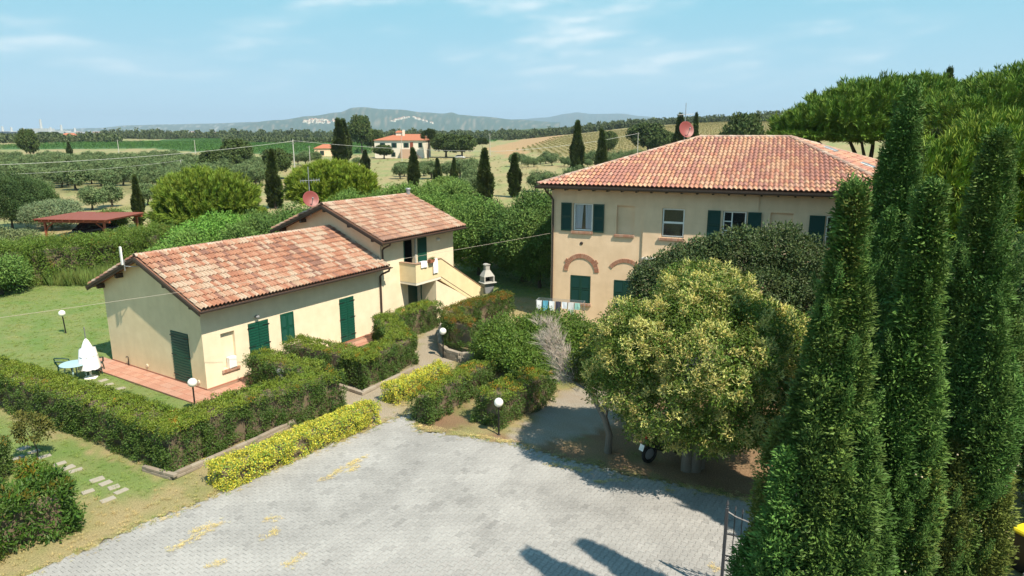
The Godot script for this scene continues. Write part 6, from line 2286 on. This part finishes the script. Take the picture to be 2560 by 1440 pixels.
	for q in [[-0.12, 0.1, -0.9], [0.1, 0.12, 0.5], [0.28, -0.1, 1.4], [-0.05, -0.15, -0.2]]:
		stems.append([[Vector3(q[0], 0, q[1]), Vector3(q[0] * 1.3, 0.8, q[1]), Vector3(q[0] * 2.0 + q[2] * 0.5, 2.0, q[1]), Vector3(q[2] * 1.4, 3.6, q[1] * 3.0)], [0.2, 0.16, 0.12, 0.04]])
	part("trunk", trunk_mesh(stems, bark, 8), M.bark, bt)
	var leaves := crown_list(lobes, 13.0, Vector3(0.115, 0.18, 0.03), {"ragged": 0.12, "inner": 0.3})
	joined_leaves("crown", CL.fine_tree, M.leaf, leaves, bt)
	var fl := crown_list(lobes, 26.0, Vector3(0.66, 0.64, 0.27), {"ragged": 0.13, "inner": 0.0, "up": 0.9, "small": 0.7, "big": 1.2, "vary": 0.2, "patch": -0.03})
	joined_leaves("blossom", CL.blossom, M.blossom, fl, bt)
	# leaning tree with a dead half
	var lf := gp(1520, 1131)
	var lt := thing("leaning_tree", "leaning thin tree with one dead twiggy limb beside the blossoming tree", "tree", lf)
	part("trunk", trunk_mesh([[[Vector3.ZERO, Vector3(0.02, 0.6, 0), Vector3(-0.12, 1.1, -0.1), Vector3(-0.5, 1.7, -0.9), Vector3(-0.6, 2.3, -1.6)], [0.13, 0.11, 0.1, 0.08, 0.05]], [[Vector3(-0.12, 1.1, -0.1), Vector3(0.1, 1.9, -0.6), Vector3(0.3, 2.8, -0.9)], [0.07, 0.05, 0.03]], [[Vector3(-0.5, 1.7, -0.9), Vector3(-1.2, 1.9, -1.6), Vector3(-1.7, 2.7, -2.4)], [0.05, 0.04, 0.015]]], bark, 7), M.bark, lt)
	scatter("crown", CL.tree, M.leaf, crown_list([[Vector3(0.2, 3.0, -1.0), Vector3(0.9, 0.8, 0.9)], [Vector3(-0.4, 2.5, -1.6), Vector3(0.7, 0.6, 0.7)], [Vector3(0.7, 2.5, -0.6), Vector3(0.8, 0.7, 0.8)]], 15.0, Vector3(0.085, 0.125, 0.022)), lt)
	scatter("blossom", CL.blossom, M.blossom, crown_list([[Vector3(0.2, 3.0, -1.0), Vector3(0.95, 0.85, 0.95)], [Vector3(0.7, 2.5, -0.6), Vector3(0.85, 0.7, 0.85)]], 9.0, Vector3(0.56, 0.48, 0.17), {"inner": 0.0, "up": 0.9}), lt)
	var tw := []
	for k in 90:
		var s := rng.randf()
		var p := Vector3(-1.0, 1.75, -1.4).lerp(Vector3(-1.9, 3.3, -2.6), s) + unit() * 0.35
		tw.append(Transform3D(facing(Vector3(-0.5, 1.0, -0.3) + unit() * 0.5, rnd(0, TAU), rnd(0.7, 1.3)), p))
		tw.append(vary(Vector3(0.42, 0.36, 0.31), 0.2))
	scatter("dead_twigs", CL.twig, M.twig, tw, lt)
	# grey-green oak before the farmhouse
	var of := at(1840, 26.5)
	var ol := [[Vector3(0, 3.9, 0), Vector3(2.7, 1.7, 1.9)]]
	for q in [[-3.4, 4.2, 0.2, 1.1], [-2.5, 4.7, 0.4, 1.15], [-1.4, 4.9, 0.2, 1.2], [-0.2, 5.3, 0.3, 1.25], [1.1, 5.4, 0.2, 1.25], [2.3, 4.9, 0.3, 1.2], [3.2, 4.1, 0.4, 1.1], [-2.8, 3.4, 0.8, 1.2], [0.2, 4.0, 1.3, 1.4], [2.2, 3.6, 1.2, 1.3], [-3.6, 3.0, 0.6, 1.0], [3.2, 2.9, 0.8, 1.2], [1.0, 2.6, 1.0, 1.3], [-1.5, 3.4, 1.3, 1.3]]:
		ol.append([Vector3(q[0], q[1], q[2]), Vector3(q[3], q[3] * 0.75, q[3])])
	tree("holm_oak", "dark grey-green evergreen oak in front of the farmhouse", of, ol, Vector3(0.1, 1.5, 0), 0.25, CL.oak, 14.0, Vector3(0.085, 0.12, 0.045), {"inner": 0.3, "ragged": 0.13, "material": M.leaf, "joined": true})
	# loose green shrubs left of it
	var sh := 0
	for q in [[1290, 27.5, 2.4, 1.5, "bright green shrub behind the curved hedge"], [1400, 27.8, 2.6, 1.7, "tall bright green shrub below the drying laundry"], [1480, 27.0, 2.2, 1.3, "green shrub behind the dead twigs"], [1330, 25.8, 1.7, 1.1, "low green shrub at the end of the russet-topped hedge"], [1235, 28.0, 1.7, 0.9, "green shrub overgrowing the curved block wall"]]:
		var w := at(q[0], q[1], 1.5)
		tree("green_shrub", q[4], w, random_lobes(7, Vector3(0, q[2] * 0.5, 0), Vector3(q[3], q[2] * 0.5, q[3] * 0.9), 0.5), Vector3(0, 0.3, 0), 0.06, CL.tree, 15.0, Vector3(0.11, 0.18, 0.03), {"category": "shrub", "group": "green shrubs behind the hedges", "material": M.leaf, "small": 0.7, "big": 1.1, "joined": true})
	laundry()
	# tall trees behind the two-storey wing and beside the farmhouse
	for q in [[1195, 48, 500, 4.6, 560, Vector3(0.07, 0.12, 0.028), "round green tree behind the outside stair"], [1110, 54, 482, 4.5, 560, Vector3(0.075, 0.13, 0.028), "green tree behind the two-storey roof's far end"], [1310, 46, 478, 5.4, 580, Vector3(0.05, 0.09, 0.022), "large dark tree beside the farmhouse corner"], [1255, 52, 520, 4.0, 570, Vector3(0.055, 0.1, 0.024), "dark tree between the round green tree and the farmhouse"], [1000, 62, 442, 5.5, 500, Vector3(0.085, 0.13, 0.03), "bushy green tree right of the bright pine"], [1090, 66, 448, 6.0, 500, Vector3(0.085, 0.13, 0.03), "bushy green tree below the two thin cypresses"], [950, 58, 470, 4.5, 520, Vector3(0.07, 0.12, 0.026), "green tree behind the two-storey roof ridge"], [680, 50, 520, 4.0, 560, Vector3(0.06, 0.1, 0.025), "dark green tree behind the red dish"], [735, 48, 530, 3.6, 560, Vector3(0.055, 0.095, 0.024), "dark green tree left of the two-storey gable"], [560, 50, 535, 5.0, 580, Vector3(0.085, 0.17, 0.03), "light green tree behind the cottage ridge"], [495, 52, 560, 4.0, 590, Vector3(0.08, 0.16, 0.03), "light green bush behind the cottage ridge"], [120, 72, 495, 5.2, 540, Vector3(0.1, 0.13, 0.07), "round silvery olive behind the carport"], [275, 70, 525, 2.8, 560, Vector3(0.07, 0.11, 0.028), "dark shrub at the carport's right end"], [20, 72, 428, 4.6, 510, Vector3(0.035, 0.06, 0.02), "dark conifer left of the carport olive"], [70, 80, 440, 3.8, 510, Vector3(0.04, 0.07, 0.022), "second dark conifer behind the carport olive"], [110, 82, 458, 3.0, 500, Vector3(0.05, 0.085, 0.025), "greener conifer behind the carport olive"], [10, 55, 575, 3.6, 640, Vector3(0.09, 0.11, 0.05), "dull green olive at the carport's left"], [2440, 21, 560, 3.2, 700, Vector3(0.05, 0.06, 0.03), "dull twiggy bush in the gap between the dark cypresses"], [-15, 42, 640, 3.4, 690, Vector3(0.07, 0.12, 0.028), "dark leafy tree overhanging the lawn"], [455, 47, 585, 4.0, 600, Vector3(0.08, 0.14, 0.03), "green bush at the tall hedge's right end"], [620, 47, 560, 4.2, 600, Vector3(0.065, 0.11, 0.027), "dark green bush under the bright round pine"], [640, 56, 512, 4.0, 600, Vector3(0.06, 0.1, 0.025), "dark green tree below the grove cypress"], [880, 60, 455, 4.6, 600, Vector3(0.075, 0.125, 0.028), "green tree below the second bright pine"], [1050, 58, 452, 5.4, 600, Vector3(0.08, 0.13, 0.03), "broad green tree above the two-storey roof's far end"], [1155, 60, 455, 5.0, 600, Vector3(0.075, 0.125, 0.03), "green tree left of the stubble field's dark cypress"], [1350, 44, 520, 4.4, 600, Vector3(0.06, 0.1, 0.025), "dark green tree touching the farmhouse corner"], [1305, 46, 570, 3.4, 600, Vector3(0.055, 0.095, 0.022), "dark bush below the large dark tree"], [770, 47, 520, 3.6, 600, Vector3(0.065, 0.11, 0.027), "dark green tree directly under the red dish mast"], [380, 56, 572, 3.4, 600, Vector3(0.1, 0.13, 0.06), "greyish bush right of the carport's shrub"], [2210, 44, 380, 4.0, 600, Vector3(0.09, 0.13, 0.06), "pale green bush under the great umbrella pine"], [2640, 17, 560, 4.6, 600, Vector3(0.045, 0.07, 0.022), "dark evergreen thicket behind the yellow-lidded bins"], [2700, 21, 480, 5.0, 600, Vector3(0.05, 0.08, 0.024), "dark evergreen thicket below the nearest umbrella pine"]]:
		var w := at(q[0], q[1], 3.0)
		var top := hp(q[1], q[2])
		var r: float = q[3] * 0.5
		tree("garden_tree", q[6], w, random_lobes(9, Vector3(0, top * 0.5, 0), Vector3(r * 1.12, top * 0.46, r), 0.5), Vector3(0, top * 0.2, 0), 0.14, CL.tree, 8.0, q[5] * 1.8, {"group": "trees round the houses", "small": 1.1, "big": 1.7})
	# round-headed pines
	pine("large round bright green pine behind the cottage", at(525, 58, 3.0), [[Vector3(0, 3.5, 0), Vector3(4.0, 3.1, 3.6)], [Vector3(-1.6, 4.3, 0.6), Vector3(2.2, 1.9, 2.0)], [Vector3(1.7, 4.3, 0.6), Vector3(2.2, 1.8, 2.0)], [Vector3(0, 5.1, 0), Vector3(2.4, 1.5, 2.2)], [Vector3(-2.4, 2.6, 0.6), Vector3(1.6, 1.5, 1.8)], [Vector3(2.4, 2.4, 0.6), Vector3(1.6, 1.4, 1.8)]], Vector3(-0.8, 1.4, 0), 0.3, 24.0, CL.needles, 1.9, Vector3(0.17, 0.25, 0.035))
	pine("bright yellow-green pine behind the two-storey wing's ridge", at(835, 66, 3.0), [[Vector3(0, 4.2, 0), Vector3(3.9, 2.6, 3.2)], [Vector3(-2.0, 4.6, 0.5), Vector3(2.0, 1.8, 2.0)], [Vector3(1.9, 4.7, 0.5), Vector3(2.2, 1.8, 2.0)], [Vector3(0.2, 5.4, 0), Vector3(2.4, 1.5, 2.2)]], Vector3(-0.3, 1.6, 0), 0.3, 24.0, CL.needles, 1.9, Vector3(0.2, 0.28, 0.035))
	# umbrella pines on the right
	var nc := Vector3(0.14, 0.24, 0.038)
	pine("great spreading umbrella pine behind the farmhouse roof", at(2180, 56, 5.0), [[Vector3(-5.6, 9.9, 0), Vector3(2.6, 1.5, 2.6)], [Vector3(-3.4, 10.9, 0.5), Vector3(3.0, 1.8, 3.0)], [Vector3(-0.4, 11.7, 0), Vector3(3.4, 2.0, 3.2)], [Vector3(2.6, 11.9, 0.4), Vector3(3.2, 1.9, 3.0)], [Vector3(5.4, 11.3, 0), Vector3(3.0, 1.9, 3.0)], [Vector3(-2.0, 9.8, 1.0), Vector3(3.2, 1.3, 2.6)], [Vector3(2.0, 9.9, 1.0), Vector3(3.0, 1.4, 2.6)]], Vector3(-0.6, 5.6, 0), 0.5, 21.0, CL.needles, 2.0, nc)
	pine("umbrella pine rising at the photograph's wooded slope beyond the dark cypresses", at(2560, 42, 5.0), [[Vector3(-4.2, 10.2, 0), Vector3(3.0, 1.8, 2.8)], [Vector3(-1.2, 11.4, 0), Vector3(3.2, 2.0, 3.0)], [Vector3(2.2, 12.4, 0), Vector3(3.4, 2.0, 3.0)], [Vector3(-2.6, 8.8, 1.0), Vector3(3.0, 1.6, 2.4)], [Vector3(1.0, 9.8, 1.2), Vector3(3.2, 1.8, 2.6)]], Vector3(0.2, 5.0, 0), 0.45, 20.0, CL.needles, 1.7, nc)
	pine("nearest umbrella pine with long bright candles behind the cypresses", at(2440, 26, 5.0), [[Vector3(-1.9, 8.2, 0), Vector3(1.9, 1.3, 1.9)], [Vector3(0.4, 8.9, 0), Vector3(2.2, 1.5, 2.0)], [Vector3(-1.2, 6.6, 0.5), Vector3(2.0, 1.3, 1.8)], [Vector3(1.2, 7.0, 0.6), Vector3(2.2, 1.5, 1.9)], [Vector3(-0.4, 5.2, 0.6), Vector3(2.0, 1.2, 1.7)], [Vector3(2.6, 8.4, 0), Vector3(2.0, 1.5, 1.9)]], Vector3(0.3, 3.6, 0), 0.3, 26.0, CL.needles, 1.5, Vector3(0.19, 0.28, 0.04))
	# the row of dark cypresses by the gate
	var cc := Vector3(0.085, 0.165, 0.038)
	for q in [[2138, 9.9, 455, 1.5, "dark cypress nearest the open iron gate", 80, 0.0], [2335, 10.3, 445, 0.74, "brighter slim cypress between two broader cypresses", 56, 0.5], [2284, 15.4, 196, 1.3, "tallest dark cypress of the row, behind the gate cypress", 60, 0.4], [2500, 13.1, 330, 1.42, "dark cypress at the row's far end with the yellow bins behind", 60, 0.4]]:
		var h := hp(q[1], q[2])
		var w := at(q[0], q[1], h)
		cypress("gate_cypress", q[4], w, h, q[3], 270.0, CL.spray, cc, {"plumes": q[5], "cones": 90, "group": "row of dark cypresses by the gate", "spray": 1.3, "low": 0.02, "bulge": q[6], "fill": 1500, "fat": 1.0})
	# tall clipped hedge beyond the lawn, and the reeds before it
	hedge("tall loose hedge beyond the lawn in front of the carport", [gp(-180, 640, 2.4), gp(60, 622, 2.4), gp(230, 606, 2.4), gp(330, 590, 2.4), gp(430, 578, 2.4)], 2.8, 2.7, Vector3(0.13, 0.2, 0.035), {"mesh": CL.tree, "density": 16.0, "rough": 0.25, "called": "tall_hedge", "reds": 0.008})
	var rd := []
	for k in 700:
		var p := gp(rnd(50, 330), rnd(672, 716))
		rd.append(Transform3D(Basis(Vector3.UP, rnd(0, TAU)).scaled(Vector3.ONE * rnd(0.6, 1.15)), p))
		rd.append(vary(Vector3(0.16, 0.22, 0.06), 0.3))
	tag(stuff(scatter("tall_reeds", CL.reed, M.leaf_soft, rd)), "bank of tall green reeds at the lawn's far edge", "reeds")
	carport()
	bins()
func laundry() -> void:
	var g := at(1400, 31.0, 1.5)
	var o := thing("drying_rack", "metal laundry rack with white washing before the farmhouse", "drying rack", g, -0.3)
	var y := hp(31.0, 752)
	var m := mb(Color.WHITE, true)
	for z in [-0.3, -0.1, 0.1, 0.3]:
		m.tube([Vector3(-1.1, y, z), Vector3(1.1, y, z)], [0.008], 5)
	for x in [-1.1, 1.1]:
		m.tube([Vector3(x, y, -0.32), Vector3(x, y, 0.32)], [0.012], 5)
		m.tube([Vector3(x, y, -0.3), Vector3(x, 0, 0.35)], [0.012], 5)
		m.tube([Vector3(x, y, 0.3), Vector3(x, 0, -0.35)], [0.012], 5)
	part("frame", m, M.steel, o)
	var cols := [[0.8, 0.8, 0.82], [0.12, 0.4, 0.55], [0.8, 0.82, 0.85], [0.05, 0.05, 0.08], [0.75, 0.78, 0.85], [0.8, 0.8, 0.8], [0.3, 0.55, 0.5]]
	for k in 7:
		var c: Array = cols[k]
		var cl := thing("washing", ["white shirt on the drying rack", "blue cloth on the drying rack", "white sheet on the drying rack", "black garment on the drying rack", "pale blue-white garment on the drying rack", "small white cloth on the drying rack", "green cloth on the drying rack"][k], "laundry", g, -0.3, "washing on the rack")
		part("cloth", cloth_over(-1.05 + k * 0.3, -0.8 + k * 0.3, y + 0.01, 0.28, 0.32, rnd(0.25, 0.6), k + 3), mat(c[0], c[1], c[2], 0.9), cl)
func bins() -> void:
	for q in [[2570, 14.2, "yellow-lidded bin half behind the last cypress"], [2618, 13.7, "yellow-lidded bin beside the striped board"]]:
		var p := at(q[0], q[1], 1.0)
		var o := thing("waste_bin", q[2], "bin", p, 0.4, "yellow-lidded bins")
		o.scale = Vector3(0.75, 1.0, 0.7)
		var b := mb()
		b.hexa([Vector3(-0.22, 0.05, -0.25), Vector3(0.22, 0.05, -0.25), Vector3(0.22, 0.05, 0.25), Vector3(-0.22, 0.05, 0.25), Vector3(-0.28, 0.95, -0.32), Vector3(0.28, 0.95, -0.32), Vector3(0.28, 0.95, 0.32), Vector3(-0.28, 0.95, 0.32)])
		part("body", b, M.black_plastic, o)
		var l := mb()
		l.bbox(Vector3(-0.31, 0.95, -0.36), Vector3(0.31, 1.06, 0.36), 0.04)
		part("lid", l, M.yellow, o)
	var p := at(2566, 12.6, 0.7)
	var o := thing("striped_board", "red and white striped warning board beside the bins", "board", p, 0.3)
	for k in 6:
		var s := mb()
		s.box(Vector3(-0.1, 0.2 + k * 0.14, -0.015), Vector3(0.1, 0.34 + k * 0.14, 0.015))
		part("stripe", s, M.red if k % 2 == 0 else M.white_paint, o)
	var f := mb()
	f.box(Vector3(-0.12, 0.0, -0.04), Vector3(0.12, 1.06, -0.016))
	part("backing", f, M.grey_metal, o)

func _ready() -> void:
	rng.seed = 77
	materials()
	sky_and_sun()
	clumps()
	country()
	near_ground()
	cottage()
	farmhouse()
	background()
	garden()
